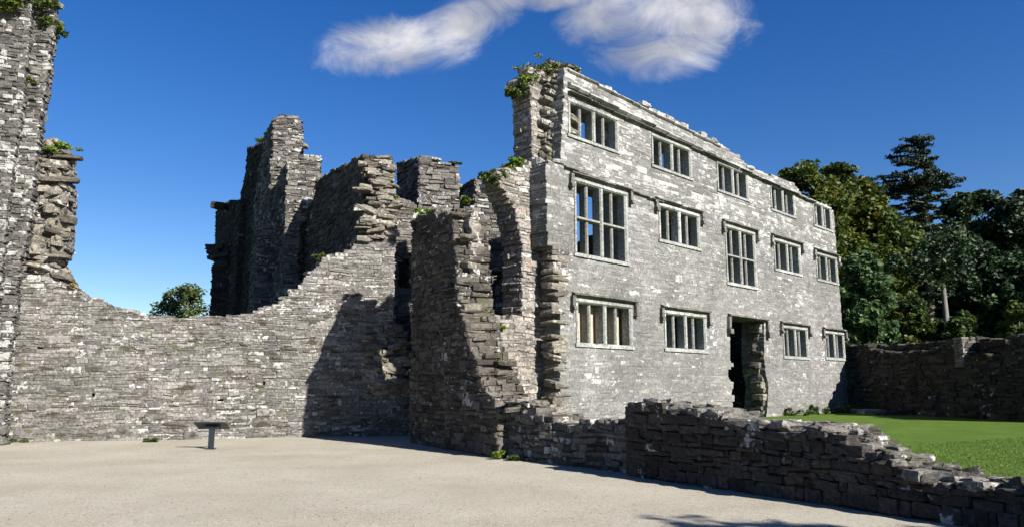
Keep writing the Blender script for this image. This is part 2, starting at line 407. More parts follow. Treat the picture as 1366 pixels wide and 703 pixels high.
def masonry(mb, fr, poly, T, holes=(), v0=0.0, hc=(0.07, 0.15), w=(0.16, 0.42), prot=0.012, rag=0.05, back=True, jit=0.012, bev=0.02, cap=0.5, depth=0.16, inset=0.03, warp=0.035, gap=0.006, big=1.6):
    poly = list(poly); zmin = min(p[1] for p in poly); zmax = max(p[1] for p in poly)
    acc = []; z = zmin; core = []
    while z < zmax - 0.03:
        h = min(random.uniform(*hc), zmax - z + 0.02); zm = z + h * 0.5
        iv = crossings(poly, zm)
        hv = []
        for hp in holes:
            for (a, b) in crossings(list(hp['p']), zm):
                r = hp.get('rag', 0.0); hv.append((a - random.random() * r, b + random.random() * r))
        iv = subtract(iv, hv)
        edges = [a for a, b in hv] + [b for a, b in hv]
        for a, b in iv:
            if not any(abs(a - e) < 1e-6 for e in edges): a += random.uniform(-rag, rag * 0.6)
            if not any(abs(b - e) < 1e-6 for e in edges): b += random.uniform(-rag * 0.6, rag)
            if b - a < 0.06: continue
            stones_along(acc, (a, v0), (b, v0), (0, -1), z, z + h, *w, prot, depth)
            stones_along(acc, (b, v0), (b, v0 + T), (1, 0), z, z + h, *w, prot * 1.3, depth)
            stones_along(acc, (a, v0 + T), (a, v0), (-1, 0), z, z + h, *w, prot * 1.3, depth)
            if back: stones_along(acc, (b, v0 + T), (a, v0 + T), (0, 1), z, z + h, w[0] * 1.6, w[1] * 1.8, prot, depth)
            core.append((a, b, z, z + h))
        z += h
    if big:
        us_ = [p[0] for p in poly]; area = (max(us_) - max(min(us_), -8)) * (zmax - zmin)
        for _ in range(int(area * big)):
            w_ = random.uniform(.2, .62); h_ = random.uniform(.11, .26) * (1 if w_ > .3 else .8); u_ = random.uniform(min(us_), max(us_)); z_ = random.uniform(zmin, zmax)
            ok = all(any(a <= u_ - .05 and u_ + w_ + .05 <= b for a, b in subtract(crossings(poly, zz), [c for hp in holes for c in crossings(list(hp['p']), zz)])) for zz in (z_ - .04, z_ + h_ / 2, z_ + h_ + .04))
            if ok: acc.append((u_, v0, 1, 0, 0, -1, w_, z_, z_ + h_, prot * 1.6 + random.uniform(.004, .02) * (prot > .005) + .002, depth))
    emit(mb, fr, acc, gap=gap, jit=jit, bev=bev, warp=warp)
    for (a, b, z0, z1) in core:
        i = inset + random.uniform(-.004, .004)
        if b - a < 2 * i + .02: continue
        us = np.array([a + i, b - i, b - i, a + i] * 2); vs = np.array([v0 + i] * 2 + [v0 + T - i] * 2); vs = np.tile(vs, 2)
        zs = np.array([z0 - random.uniform(.001, .012)] * 4 + [z1 - random.uniform(.004, .014)] * 4)
        mb.add(fr.w(us, vs, zs), BOXF, (0.5, 0.5, 0.5), 1)
    # loose capping stones along the broken top
    if cap:
        for (p, q) in zip(poly, poly[1:] + poly[:1]):
            du = q[0] - p[0]; L = abs(du)
            if L < 0.05 or (p[1] + q[1]) / 2 < zmin + 0.4 * (zmax - zmin) and abs(p[1] - zmin) < 0.3: continue
            k = int(L / 0.3) + 1
            for i in range(k):
                if random.random() > cap: continue
                s = (i + random.random()) / k; u = p[0] + du * s; zt = p[1] + (q[1] - p[1]) * s
                if any(a <= u <= b for a, b in crossings(poly, zt - 0.12)) and not any(a <= u <= b for a, b in crossings(poly, zt + 0.15)):
                    rock(mb, fr.w(u, v0 + random.uniform(.1, T - .1), zt + random.uniform(-.02, .03)).reshape(3), (random.uniform(.14, .3), random.uniform(.14, .3), random.uniform(.04, .10)), math.atan2(fr.d[1], fr.d[0]) + random.uniform(-.3, .3))


_bx = None
def _sub_cube(n=4):
    """quad cube grid on [-1,1]"""
    vs = {}; V = []; Fc = []
    def vid(p):
        k = tuple(int(round(c * 100)) for c in p)
        if k not in vs: vs[k] = len(V); V.append(p)
        return vs[k]
    g = np.linspace(-1, 1, n + 1)
    for ax in range(3):
        for s in (-1, 1):
            for i in range(n):
                for j in range(n):
                    q = []
                    for (a, b) in ((i, j), (i + 1, j), (i + 1, j + 1), (i, j + 1)):
                        p = [0, 0, 0]; p[ax] = s; p[(ax + 1) % 3] = g[a]; p[(ax + 2) % 3] = g[b]; q.append(vid(tuple(p)))
                    Fc.append(q if s > 0 else q[::-1])
    return np.array(V, float), np.array(Fc)
CUBE4 = _sub_cube(4); CUBE3 = _sub_cube(3)


def rock(mb, c, size, rz=0.0, k=0.32, rough=0.09, cube=None, mat=0, tilt=0.06, col=None):
    V, Fc = cube if cube else CUBE3
    r = np.linalg.norm(V, axis=1, keepdims=True)
    P = V * (1 - k) + V / r * k * 1.25
    ph = rng.random(9) * 6.28; fq = rng.uniform(1.2, 3.4, 9)
    nz = sum(np.sin(P[:, i % 3] * fq[i] + P[:, (i + 1) % 3] * fq[(i + 3) % 9] + ph[i]) for i in range(6)) / 6
    P = P * (1 + rough * nz[:, None] * 2) + rng.normal(0, rough * 0.22, P.shape)
    P = P * (1 + rng.uniform(-.12, .12, 3) * np.sign(P[:, [1, 2, 0]]) * 0.5)
    P = P * np.array(size)
    tx, ty = rng.normal(0, tilt, 2)
    P[:, 2] += P[:, 0] * tx + P[:, 1] * ty
    ca, sa = math.cos(rz), math.sin(rz)
    P = np.stack([P[:, 0] * ca - P[:, 1] * sa, P[:, 0] * sa + P[:, 1] * ca, P[:, 2]], 1) + np.array(c)
    mb.add(P, Fc, rng.random(3) if col is None else col, mat)


def box(mb, fr, u0, u1, v0, v1, z0, z1, mat=0, bev=0.0, j=0.0):
    """box in a wall frame, optionally with chamfered front"""
    us = np.array([u0, u1, u1, u0] * 2, float); vs = np.array([v0, v0, v1, v1] * 2, float); zs = np.array([z0] * 4 + [z1] * 4, float)
    if j: us += rng.normal(0, j, 8); vs += rng.normal(0, j, 8); zs += rng.normal(0, j, 8)
    mb.add(fr.w(us, vs, zs), BOXF, rng.random(3), mat)


def prism(mb, fr, prof, a, b, axis='z', mat=0):
    """extrude a profile: axis z -> profile (u,v) from z=a to b ; axis u -> profile (v,z) from u=a to b"""
    n = len(prof); P = np.array(prof, float)
    if axis == 'z': lo = fr.w(P[:, 0], P[:, 1], np.full(n, a)); hi = fr.w(P[:, 0], P[:, 1], np.full(n, b))
    else: lo = fr.w(np.full(n, a), P[:, 0], P[:, 1]); hi = fr.w(np.full(n, b), P[:, 0], P[:, 1])
    V = np.concatenate([lo, hi]); c = rng.random(3)
    i = np.arange(n); k = (i + 1) % n
    mb.add(V, np.stack([i, k, k + n, i + n], 1), c, mat)
    base = mb.n - 2 * n
    mb.f.append(np.array([list(range(n))[::-1]]) + base); mb.m.append(np.array([mat])); mb.sm.append(np.array([False]))
    mb.f.append(np.array([list(range(n, 2 * n))]) + base); mb.m.append(np.array([mat])); mb.sm.append(np.array([False]))


# ------------------------------------------------------------------ ground
ZL = 0.45
def sheet(name, fn, x0, x1, y0, y1, nx, ny, mat, kind='structure'):
    xs = np.linspace(x0, x1, nx + 1); ys = np.linspace(y0, y1, ny + 1)
    X, Y = np.meshgrid(xs, ys, indexing='ij'); Z = fn(X, Y)
    V = np.stack([X, Y, Z], -1).reshape(-1, 3)
    i, j = np.meshgrid(np.arange(nx), np.arange(ny), indexing='ij'); a = (i * (ny + 1) + j).ravel()
    mb = MB(); mb.add(V, np.stack([a, a + ny + 1, a + ny + 2, a + 1], 1), (0.5, .5, .5), 0, True)
    return tag(mb.build(name, [mat]), kind=kind)


def flat(name, pts, z, mat, skirt=0.0):
    """flat outline sheet (x, y) with a skirt going down"""
    n = len(pts); P = np.array([(x, y, z) for x, y in pts]); mb = MB()
    mb.add(P, np.array([list(range(n))]), (.5, .5, .5), 0)
    if skirt:
        Q = P.copy(); Q[:, 2] -= skirt; i = np.arange(n); k = (i + 1) % n
        mb.add(np.concatenate([P, Q]), np.stack([i, i + n, k + n, k], 1), (.5, .5, .5), 0)
    return tag(mb.build(name, [mat]), kind='structure')


rbf = np.sin
sheet('ground', lambda X, Y: np.full_like(X, -0.06), -1500, 1500, -400, 2600, 20, 20, 'field')
sheet('gravel', lambda X, Y: 0.008 * np.sin(X * 1.1 + 1) * np.cos(Y * 0.9) + 0.006 * np.sin(X * 2.7 + Y * 1.9), -30, 12, -8, 30, 84, 76, 'gravel')

# plan positions read off the ground
B0 = gz(548, 590)[:2]; B1 = gz(663, 611)[:2]
E0 = gz(838, 634)[:2]; E2 = gz(1250, 696)[:2]
EF = Frame(E0, p1=E2); BF = Frame(B0, p1=B1)
E3 = E0 + EF.d * 9.0
D0 = B1 - BF.n * 0.28
lawn_pts = [tuple(D0 - BF.n * .45 - BF.d * 3.5), tuple(E0 - EF.n * .5), tuple(E3 - EF.n * .5), (30, -2), (60, 20), (60, 60), (-4, 60), (-3, 30)]
flat('lawn', lawn_pts, ZL, 'lawn', 0.6)

# ------------------------------------------------------------------ facade of the mansion
g0 = gz(748, 572, ZL)[:2]; g1 = gz(1131, 549, ZL)[:2]
FF = Frame(g0, p1=g1); UL = FF.L
CF = FF.off(0.65)                                        # the recessed broken wall to the left
fac = empty('mansion_front', (*g0, ZL), 'tall pale grey three storey ruined front with rows of mullioned windows', 'ruined facade')
WIN = {'t1': (757, 127, 825, 203, 0), 't2': (868, 176, 923, 240, 0), 't3': (955, 214, 999, 271, 0), 't4': (1026.5, 245, 1061.5, 293.6, 0), 't5': (1083.5, 270, 1110.6, 313, 0),
       'm1': (765, 234, 838, 355, 1), 'm2': (877.5, 268, 934, 333, 0), 'm3': (966, 300, 1010, 387, 1), 'm4': (1031, 317, 1069, 370, 0), 'm5': (1087.4, 338.5, 1118, 382, 0),
       'l1': (767.5, 395, 844, 467, 0), 'l2': (885, 413, 943, 471, 0), 'l4': (1043, 434, 1079, 481, 0), 'l5': (1099, 442, 1127.5, 480, 0)}
rects = {}
for k, (xl, yt, xr, yb, tall) in WIN.items():
    u0, z1 = FF.uz(xl, yt); u1, z0 = FF.uz(xr, yb); rects[k] = [u0, u1, z0, z1, tall]
for row in ('t', 'm', 'l'):                              # one sill and one head height per storey
    ks = [k for k in rects if k[0] == row]
    zt = np.mean([rects[k][3] for k in ks]); zs = np.mean([rects[k][2] for k in ks if not rects[k][4]])
    for k in ks:
        rects[k][3] = 0.6 * zt + 0.4 * rects[k][3]
        if not rects[k][4]: rects[k][2] = 0.6 * zs + 0.4 * rects[k][2]
for k in rects: print(k, np.round(rects[k], 2))
print('facade length', UL)
door_px = [(974, 424), (1019, 430), (1019, 470), (1021, 500), (1025, 515), (1024, 530), (1019, 552), (978, 556), (976, 512), (971, 500), (972, 492), (980, 488), (974, 480)]
holes = [{'p': [(r[0] + .03, r[2] + .03), (r[1] - .03, r[2] + .03), (r[1] - .03, r[3] - .03), (r[0] + .03, r[3] - .03)]} for r in rects.values()]
dp = FF.P(door_px); dp = [(u, z if z > ZL + .15 else ZL - .6) for u, z in dp]
holes.append({'p': dp, 'rag': 0.06})
top_px = [(748, 215), (754, 92), (790, 108), (850, 137), (905, 163), (960, 192), (985, 208), (1000, 224), (1026, 234), (1034, 234), (1060, 247), (1068, 258), (1085, 266), (1100, 272), (1112, 284)]
fp = FF.P(top_px)
outline = [(UL + .05, ZL - .3), (FF.uz(747, 560)[0], ZL - .3), FF.uz(747, 430), FF.uz(745, 335), FF.uz(731, 325), FF.uz(728, 218)] + fp
mb = MB()
masonry(mb, FF, outline, 1.0, holes, hc=(0.075, 0.14), w=(0.18, 0.42), prot=0.003, rag=0.06, jit=0.004, bev=0.008, cap=0.5, inset=-0.002, warp=.02, gap=.004)
wall = mb.build('wall', ['facade', 'facade_mortar'], fac)

# the toothed quoins left sticking out at the broken left end
mb = MB(); z = ZL
ue = FF.uz(736, 400)[0]
while z < FF.uz(745, 330)[1]:
    h = random.uniform(.10, .24); out = random.uniform(.0, .42)
    if random.random() < .8:
        u0 = ue + random.uniform(-.05, .12); L = random.uniform(.5, .75)
        rock(mb, FF.w(u0 + L / 2, random.uniform(.18, .24), z + h / 2).reshape(3), (L / 2, .24, h * .42), math.atan2(FF.d[1], FF.d[0]) + random.uniform(-.06, .06), k=.24, rough=.09, tilt=.09)
    z += h
mb.build('broken_quoins', ['rubble'], fac)

mould_prof = lambda z, hgt, out: [(0.05, z), (-out * .45, z), (-out, z + hgt * .35), (-out, z + hgt * .62), (-out * .25, z + hgt), (0.05, z + hgt)]
def window(r, name_label=None, hood=True):
    u0, u1, z0, z1, tall = r; fw = 0.13
    root = MB()
    # chamfered surround
    for (a, b, c, e) in ((u0, u0 + fw, z0 + fw, z1 - fw), (u1 - fw, u1, z0 + fw, z1 - fw)):
        s = 1 if a == u0 else -1; x0, x1 = (a, b) if s > 0 else (b, a)
        prism(root, FF, [(x0, -.035), (x1 - s * .045, -.035), (x1, .02), (x1, .30), (x0, .30)], c, e, 'z')
    prism(root, FF, [(-.035, z1), (-.035, z1 - fw + .045), (.02, z1 - fw), (.30, z1 - fw), (.30, z1)], u0, u1, 'u')
    prism(root, FF, [(-.055, z0), (-.055, z0 + fw - .04), (.02, z0 + fw), (.32, z0 + fw + .01), (.32, z0)], u0 - .05, u1 + .05, 'u')
    fo = root.build('window', ['dressed'], fac, tuple(FF.w((u0 + u1) / 2, 0, z0).reshape(3)))
    a, b, c, e = u0 + fw, u1 - fw, z0 + fw, z1 - fw; mid = (a + b) / 2
    def mull(u, w, v0, v1, nm, mt):
        m = MB(); prism(m, FF, [(u - w * .3, v0), (u + w * .3, v0), (u + w / 2, v0 + .05), (u + w / 2, v1 - .06), (u + w * .3, v1), (u - w * .3, v1), (u - w / 2, v1 - .06), (u - w / 2, v0 + .05)], c, e, 'z')
        o = m.build(nm, [mt]); o.parent = fo; o.location = -np.array(fo.matrix_basis.translation) - np.array(fac.location); return o
    mull(mid, .15, -.03, .34, 'king_mullion', 'dressed')
    for q in ((a + mid) / 2 - .02, (b + mid) / 2 + .02): mull(q, .12, .07, .36, 'mullion', 'mullion')
    if tall:
        zt = (c + e) / 2
        for (x0, x1) in ((a, mid - .076), (mid + .076, b)):
            m = MB(); prism(m, FF, [(.0, zt - .03), (.0, zt + .03), (.07, zt + .055), (.24, zt + .055), (.24, zt - .055), (.07, zt - .055)], x0 + .002, x1 - .002, 'u')
            o = m.build('transom', ['dressed']); o.parent = fo; o.location = -np.array(fo.matrix_basis.translation) - np.array(fac.location)
    if hood:
        m = MB(); hz = z1 + .06; x = u0 - .17
        while x < u1 + .17:
            L = min(random.uniform(.35, .7), u1 + .17 - x)
            o_ = random.uniform(.13, .17)
            if True: prism(m, FF, mould_prof(hz + random.uniform(-.008, .008), .12, o_), x - .002, x + L + .002, 'u')
            x += L
        for s, xe in ((-1, u0 - .17), (1, u1 + .17)):
            box(m, FF, xe - .065, xe + .065, -.12, .04, hz - .30, hz - .002, 0, j=.008)
            box(m, FF, xe - .09, xe + .09, -.16, .04, hz - .42, hz - .302, 0, j=.012)
        o = m.build('drip_mould', ['mould']); o.parent = fo; o.location = -np.array(fo.matrix_basis.translation) - np.array(fac.location)
    return fo
M['board'] = bark_mat('limewashed_board', (.24, .195, .135), (.40, .34, .25))
for k, r in rects.items():
    fo = window(r, hood=k[0] != 't')
    if k == 'l1':
        for (x0, x1) in ((r[0] + .16, (r[0] + r[1]) / 2 - .02), ((r[0] + r[1]) / 2 + .02, r[1] - .16)):
            m = MB(); box(m, FF, x0, x1, .42, .45, r[2] + .14, r[3] - .14)
            o = m.build('board', ['board']); o.parent = fo; o.location = -np.array(fo.matrix_basis.translation) - np.array(fac.location)

# door hood, jamb blocks
m = MB(); du0, dz1 = FF.uz(974, 424); du1 = FF.uz(1019, 430)[0]
x = du0 - .2
while x < du1 + .2:
    L = min(random.uniform(.4, .8), du1 + .2 - x); prism(m, FF, mould_prof(dz1 + .04, .13, .16), x - .002, x + L + .002, 'u'); x += L
for xe in (du0 - .2, du1 + .2):
    box(m, FF, xe - .07, xe + .07, -.13, .04, dz1 - .4, dz1 + .036, j=.01); box(m, FF, xe - .11, xe + .11, -.18, .04, dz1 - .62, dz1 - .402, j=.015)
m.build('door_hood', ['mould'], fac)
m = MB(); ml = MB(); z = ZL
while z < dz1 - .1:
    h = random.uniform(.14, .3)
    rock(m, FF.w(du1 + random.uniform(-.1, .14), random.uniform(.25, .5), z + h / 2).reshape(3), (.22, .26, h * .45), math.atan2(FF.d[1], FF.d[0]), k=.2)
    if z < 1.6: rock(ml, FF.w(du0 + random.uniform(-.15, .05), .35, z + h / 2).reshape(3), (.2, .25, h * .45), math.atan2(FF.d[1], FF.d[0]), k=.2)
    z += h
m.build('broken_jamb', ['rubble', 'mortar'], fac); ml.build('broken_jamb', ['facade', 'mortar'], fac)

# string courses: heavy pale cornice over the top windows, thin broken mould between storeys
for (nm_, p, q, hh, oo, pr_) in (('cornice', (757, 117), (985, 228), .17, .16, 1), ('window_mould', (757, 125), (1085, 272), .07, .17, 1), ('parapet_string', (757, 96), (960, 198), .10, .09, 1)):
    m = MB(); ua, za = FF.uz(*p); ub, zb = FF.uz(*q); x = ua
    while x < ub:
        L = random.uniform(.35, .9); zz = za + (zb - za) * (x - ua) / (ub - ua) + random.uniform(-.02, .02)
        if random.random() < pr_: prism(m, FF, mould_prof(zz, hh * random.uniform(.85, 1.1), oo * random.uniform(.75, 1.1)), x - .002, min(x + L, ub) + .002, 'u')
        x += L
    m.build(nm_, ['mould' if nm_ == 'window_mould' else 'facade'], fac)
m = MB()
ua, za = FF.uz(752, 225); ub, zb = FF.uz(875, 270); x = ua
while x < ub:
    L = random.uniform(.25, .6); zz = za + (zb - za) * (x - ua) / (ub - ua)
    if random.random() < 2: prism(m, FF, mould_prof(zz, .09, .12 * random.uniform(.6, 1.1)), x - .002, x + L + .002, 'u')
    x += L
m.build('string_course', ['mould'], fac)

# end wall, cross walls and rear wall of the roofless range
perp = lambda u, flip=False: Frame(FF.w(u, 7.2, 0).reshape(3)[:2], d=FF.n)    # starts at the back, runs to the facade; face looks left
for nm, u, zt, Lk in (('end_wall', UL - .8, 8.6, 6.15), ('cross_wall', 10.3, 8.3, 6.15), ('cross_wall', 5.6, 6.9, 6.15)):
    mb = MB(); pf = perp(u)
    masonry(mb, pf, [(0, 0), (Lk, 0), (Lk, zt + 1.2), (Lk * .6, zt + .4), (Lk * .3, zt - .8), (0, zt - 1)], .7, hc=(.14, .24), w=(.3, .7), back=False)
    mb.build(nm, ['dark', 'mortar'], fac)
mb = MB(); rf = FF.off(7.2)
masonry(mb, rf, [(4.5, 0), (UL, 0), (UL, 6.5), (14, 7.4), (9, 6.2), (6, 7), (4.5, 5.5)], .8, hc=(.14, .24), w=(.3, .7), back=False)
mb.build('rear_wall', ['slate', 'mortar'], fac)

# ------------------------------------------------------------------ broken wall left of the facade (recessed), with its tall window gap
mb = MB()
ul = CF.uz(606, 500)[0]
cp = [CF.uz(775, 400)[0], ]
pc = [(CF.uz(755, 560)[0], ZL - .4), (CF.uz(629, 560)[0], ZL - .4)] + CF.P([(629, 470), (629, 292), (631, 282), (638, 284), (641, 330), (641, 424), (697, 424), (697, 322), (692, 300), (684, 272), (674, 254), (664, 240), (676, 232), (690, 226), (706, 222), (711, 215), (709, 150), (707, 112), (712, 100), (722, 92), (742, 86), (755, 91)])
hole = []
masonry(mb, CF, pc, .8, hole, hc=(.06, .17), w=(.14, .45), prot=.010, rag=.06, jit=.012, bev=.016, cap=.7, inset=.012)
cw = mb.build('window_wall', ['pale', 'palemortar'])
bw = empty('broken_return_wall', (*CF.w(CF.uz(680, 500)[0], 0, ZL).reshape(3)[:2], ZL), 'jagged broken stone wall with an empty tall window gap, joined to the left end of the pale front', 'ruined wall')
cw.parent = bw; cw.location = -np.array(bw.location)
# rubble face of the upper corner where the facing has fallen
mb = MB()
ua = CF.uz(712, 160)[0]
for i in range(100):
    px = random.uniform(724, 757); py = random.uniform(96, 222)
    u, z = CF.uz(px, py)
    depth_out = (px - 718) / 40 * .42 + random.uniform(-.12, .1)
    rock(mb, CF.w(u, -depth_out * .5, z).reshape(3), (random.uniform(.16, .34), .12 + depth_out * .5, random.uniform(.035, .09)), math.atan2(CF.d[1], CF.d[0]) + random.uniform(-.15, .15), k=.32, rough=.11, tilt=.12)
mb.build('rubble_corner', ['rubble', 'mortar'], bw)
# fragment of a mullion and lintel in the gap
m = MB(); lf = CF.off(.6)
ua, za = CF.uz(630, 326); ub, _ = CF.uz(655, 326)
rock(m, CF.w((ua + ub) / 2, .2, za).reshape(3), ((ub - ua) / 2, .2, .07), math.atan2(CF.d[1], CF.d[0]), k=.12, rough=.04)
m.build('lintel_fragment', ['pale', 'mortar'], bw)

# stub wall coming towards the camera, its top stepping down
mb = MB(); Lb = BF.L
bp = BF.P([(549, 430), (549, 330), (551, 296), (560, 288), (575, 284), (592, 283), (604, 292), (608, 330), (611, 400), (620, 440), (632, 478), (641, 500), (655, 530), (664, 548)])
bpoly = [(Lb + .05, -.15), (-.05, -.15)] + bp
masonry(mb, BF, bpoly, 1.0, hc=(.06, .2), w=(.14, .48), prot=.02, rag=.07, jit=.02, bev=.025, cap=.5)
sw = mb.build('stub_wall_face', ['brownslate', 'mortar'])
# rubble core spilling from its broken end towards the right
mb = MB()
for i in range(420):
    px = random.uniform(606, 712)
    edge = np.interp(px, [606, 612, 632, 655, 690, 724], [285, 410, 480, 520, 545, 555])
    if px < 640: py = random.uniform(300, 552)
    else: py = random.uniform(max(edge - 4, 505), 556)
    if px < 632 or py > edge - 6:
        s = np.interp(py, [300, 450, 552], [.0, .35, .95]) * np.interp(px, [606, 650, 724], [1, .9, .15])
        v = -s + random.uniform(-.08, .08) - .02
        fr = CF.off(v); u2, z2 = fr.uz(px, py)
        if (fr.w(u2, .12, 0).reshape(3)[:2] - BF.o) @ BF.n > -.28: continue
        rock(mb, fr.w(u2, .12, z2).reshape(3), (random.uniform(.12, .3), random.uniform(.12, .2), random.uniform(.035, .1)), math.atan2(CF.d[1], CF.d[0]) + random.uniform(-.3, .3), k=.3, rough=.11, tilt=.12)
rb = mb.build('rubble_core', ['rubble', 'mortar'])
st = empty('stub_wall', (*B1, 0), 'tall dark stub of rubble wall coming forward onto the gravel, its top stepping down to the right', 'ruined wall')
for o in (sw, rb): o.parent = st; o.location = -np.array(st.location)

# added unseen wall that only keeps the sun off the foot of the pier
m = MB(); hf = Frame((-2.3, 23.15), p1=(.3, 24.5))
masonry(m, hf, [(0, 0), (hf.L, 0), (hf.L, 3.1), (1.4, 3.4), (0, 3.5)], .6, hc=(.1, .2), w=(.2, .5), back=True)
tag(m.build('added_shade_wall', ['slate', 'mortar']), 'added unseen wall behind the dark stub wall, shading the foot of the pier', 'wall')

# ------------------------------------------------------------------ low walls in front
DF = Frame(D0, p1=E0 - EF.n * .3 + EF.d * .25)
mb = MB()
dpoly = [(DF.L, -.15), (-.2, -.15)] + DF.P([(678, 540), (694, 536), (712, 545), (722, 552), (740, 560), (770, 567), (800, 568), (836, 568)])
masonry(mb, DF, dpoly, .6, hc=(.07, .16), w=(.16, .4), prot=.018, rag=.03, jit=.018, cap=0)
for i in range(7):                                       # pale coping stones
    px = 772 + i * 9.5; u, z = DF.uz(px, 563)
    rock(mb, DF.w(u, random.uniform(.15, .3), z).reshape(3), (random.uniform(.09, .16), .2, .06), math.atan2(DF.d[1], DF.d[0]), cube=CUBE4)
tag(mb.build('low_wall', ['slate', 'mortar']), 'thin lower stretch of rubble wall between the tall dark stub and the thicker low wall', 'wall')
# loose rubble behind its left end
mb = MB()
for i in range(70):
    px = random.uniform(682, 765); top = np.interp(px, [682, 700, 730, 765], [533, 531, 540, 556])
    py = random.uniform(top, top + 16); p = gy(px, py, random.uniform(17.6, 19.2))
    rock(mb, p, (random.uniform(.1, .26), random.uniform(.1, .2), random.uniform(.04, .1)), random.uniform(0, 3), k=.25)
for i in range(60):
    s = random.random(); b = np.array([D0[0] + .8, D0[1] + .7]) * (1 - s) + np.array([1.4, 17.4]) * s
    rock(mb, (b[0] + random.uniform(-.3, .3), b[1] + random.uniform(-.4, .4), random.uniform(.45, 1.0 - .3 * s)), (.3, .25, .16), random.uniform(0, 3), k=.25)
tag(mb.build('rubble_heap', ['rubble', 'mortar']), 'sunlit heap of broken stone sloping down behind the left end of the low wall', 'rubble')

# the thick near wall: individually shaped rounded stones
mb = MB()
etop = EF.P([(838, 541), (850, 538), (872, 538), (890, 545), (925, 549), (960, 552), (975, 563), (1010, 566), (1060, 572), (1100, 570), (1122, 577), (1133, 592), (1160, 603), (1180, 611), (1200, 624), (1235, 634), (1262, 640), (1300, 645), (1366, 652)])
eu = [p[0] for p in etop]; ez = [p[1] for p in etop]
LE = 9.0
topz = lambda u: float(np.interp(u, eu, ez))
TE = .85
z = -.08; ang = math.atan2(EF.d[1], EF.d[0])
while z < max(ez):
    h = random.uniform(.07, .2); u = random.uniform(-.02, .06) 
    first = True
    while u < LE:
        w_ = random.choice((.12, .2, .3, .42)) * random.uniform(.8, 1.3)
        if first: w_ = random.uniform(.3, .6); first = False
        tz = topz(u + w_ / 2)
        if z + h * .65 < tz:
            hh = h * random.uniform(.85, 1.08)
            for v in (.14, TE - .14):
                rock(mb, EF.w(u + w_ / 2, v + random.uniform(-.025, .02), z + h / 2).reshape(3), (w_ * .5 - .004, .17, hh * .5), ang + random.uniform(-.04, .04), k=random.uniform(.14, .3), rough=.085, cube=CUBE4, tilt=.06)
        u += w_
    z += h
# core and top rubble
us = np.arange(.04, LE, .25)
for u in us:
    tz = topz(u + .12) - .09
    box(mb, EF, u, u + .25, .07, TE - .07, -.1, tz + random.uniform(-.02, .0), mat=1)
for i in range(330):
    u = random.uniform(0.05, LE); v = random.uniform(.08, TE - .08); tz = topz(u)
    rock(mb, EF.w(u, v, tz - random.uniform(-.015, .07)).reshape(3), (random.uniform(.1, .24), random.uniform(.08, .18), random.uniform(.035, .075)), ang + random.uniform(-.8, .8), k=.25, rough=.09, cube=CUBE4, tilt=.12, mat=2)
for z_ in np.arange(0, topz(0) - .1, .16):
    for v in np.arange(.12, TE, .24):
        rock(mb, EF.w(.08, v, z_ + .08).reshape(3), (.13, .13, .075), ang, k=.14, rough=.05, cube=CUBE4, tilt=.03)
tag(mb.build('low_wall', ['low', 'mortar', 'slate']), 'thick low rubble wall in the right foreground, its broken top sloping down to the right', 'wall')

# ------------------------------------------------------------------ curtain wall on the left, with the pier
L0 = gz(0, 590)[:2]; L1 = gz(490, 581)[:2]
LF = Frame(L0, p1=L1)
mb = MB()
lp = [(LF.uz(556, 560)[0], -.15), (-6, -.15), (-6, LF.uz(20, 180)[1])] + LF.P([(30, 186), (58, 187), (86, 202), (90, 215), (84, 236), (91, 248), (88, 290), (86, 330), (78, 345), (76, 372), (95, 380), (112, 395), (135, 404), (160, 412), (192, 421), (250, 423), (300, 422), (340, 416), (352, 409), (372, 403), (384, 395), (398, 383), (410, 369), (424, 356), (434, 343), (452, 338), (470, 331), (481, 322), (488, 318), (527, 318), (525, 432), (541, 447), (548, 505), (556, 508)])
holes_l = [{'p': LF.P([(x, y), (x + w_, y), (x + w_, y + h), (x, y + h)])} for x, y, w_, h in ((49, 461, 10, 5), (122, 524, 5, 6), (350, 508, 4, 4), (114, 503, 6, 2), (290, 531, 8, 4), (43, 503, 3, 3))]
masonry(mb, LF, lp, 1.1, holes_l, hc=(.055, .14), w=(.14, .5), prot=.007, rag=.05, jit=.009, bev=.014, cap=.6, inset=.011, gap=.004)
cu_ = mb.build('wall_face', ['curtain', 'palemortar'])
mb = MB()
for i in range(130):                                      # ragged stones sticking out where the wall is torn at the left
    px, py = random.uniform(40, 90), random.uniform(190, 372); f = LF.off(random.uniform(-.18, .2)); u, z = f.uz(px, py)
    rock(mb, f.w(u, .1, z).reshape(3), (random.uniform(.1, .28), .2, random.uniform(.05, .15)), math.atan2(LF.d[1], LF.d[0]) + random.uniform(-.7, .7), k=.34, rough=.12, tilt=.15)
for px, py, sx_, sz_ in ((92, 211, .42, .05), (84, 241, .50, .07), (80, 222, .3, .13), (82, 343, .3, .05)):
    f = LF.off(-.1); u, z = f.uz(px, py); rock(mb, f.w(u - .05, 0, z).reshape(3), (sx_, .2, sz_), math.atan2(LF.d[1], LF.d[0]), k=.15, rough=.05)
for i in range(75):                                      # torn core at the foot of the pier
    px, py = random.uniform(493, 545), random.uniform(432, 512)
    if px > np.interp(py, [432, 450, 505], [528, 542, 548]): continue
    out = np.interp(py, [432, 512], [.0, .5]) + random.uniform(-.1, .1); f = LF.off(-out); u, z = f.uz(px, py)
    rock(mb, f.w(u, .2, z).reshape(3), (random.uniform(.12, .28), .25, random.uniform(.05, .12)), math.atan2(LF.d[1], LF.d[0]) + random.uniform(-.3, .3), k=.32, rough=.11, tilt=.12)
ru_ = mb.build('torn_core', ['rubble', 'mortar'])
cur = empty('curtain_wall', (*LF.w(6, 0, 0).reshape(3)[:2], 0), 'long grey rubble curtain wall behind the gravel, rising in steps to the right', 'wall')
for o in (cu_, ru_): o.parent = cur; o.location = -np.array(cur.location)

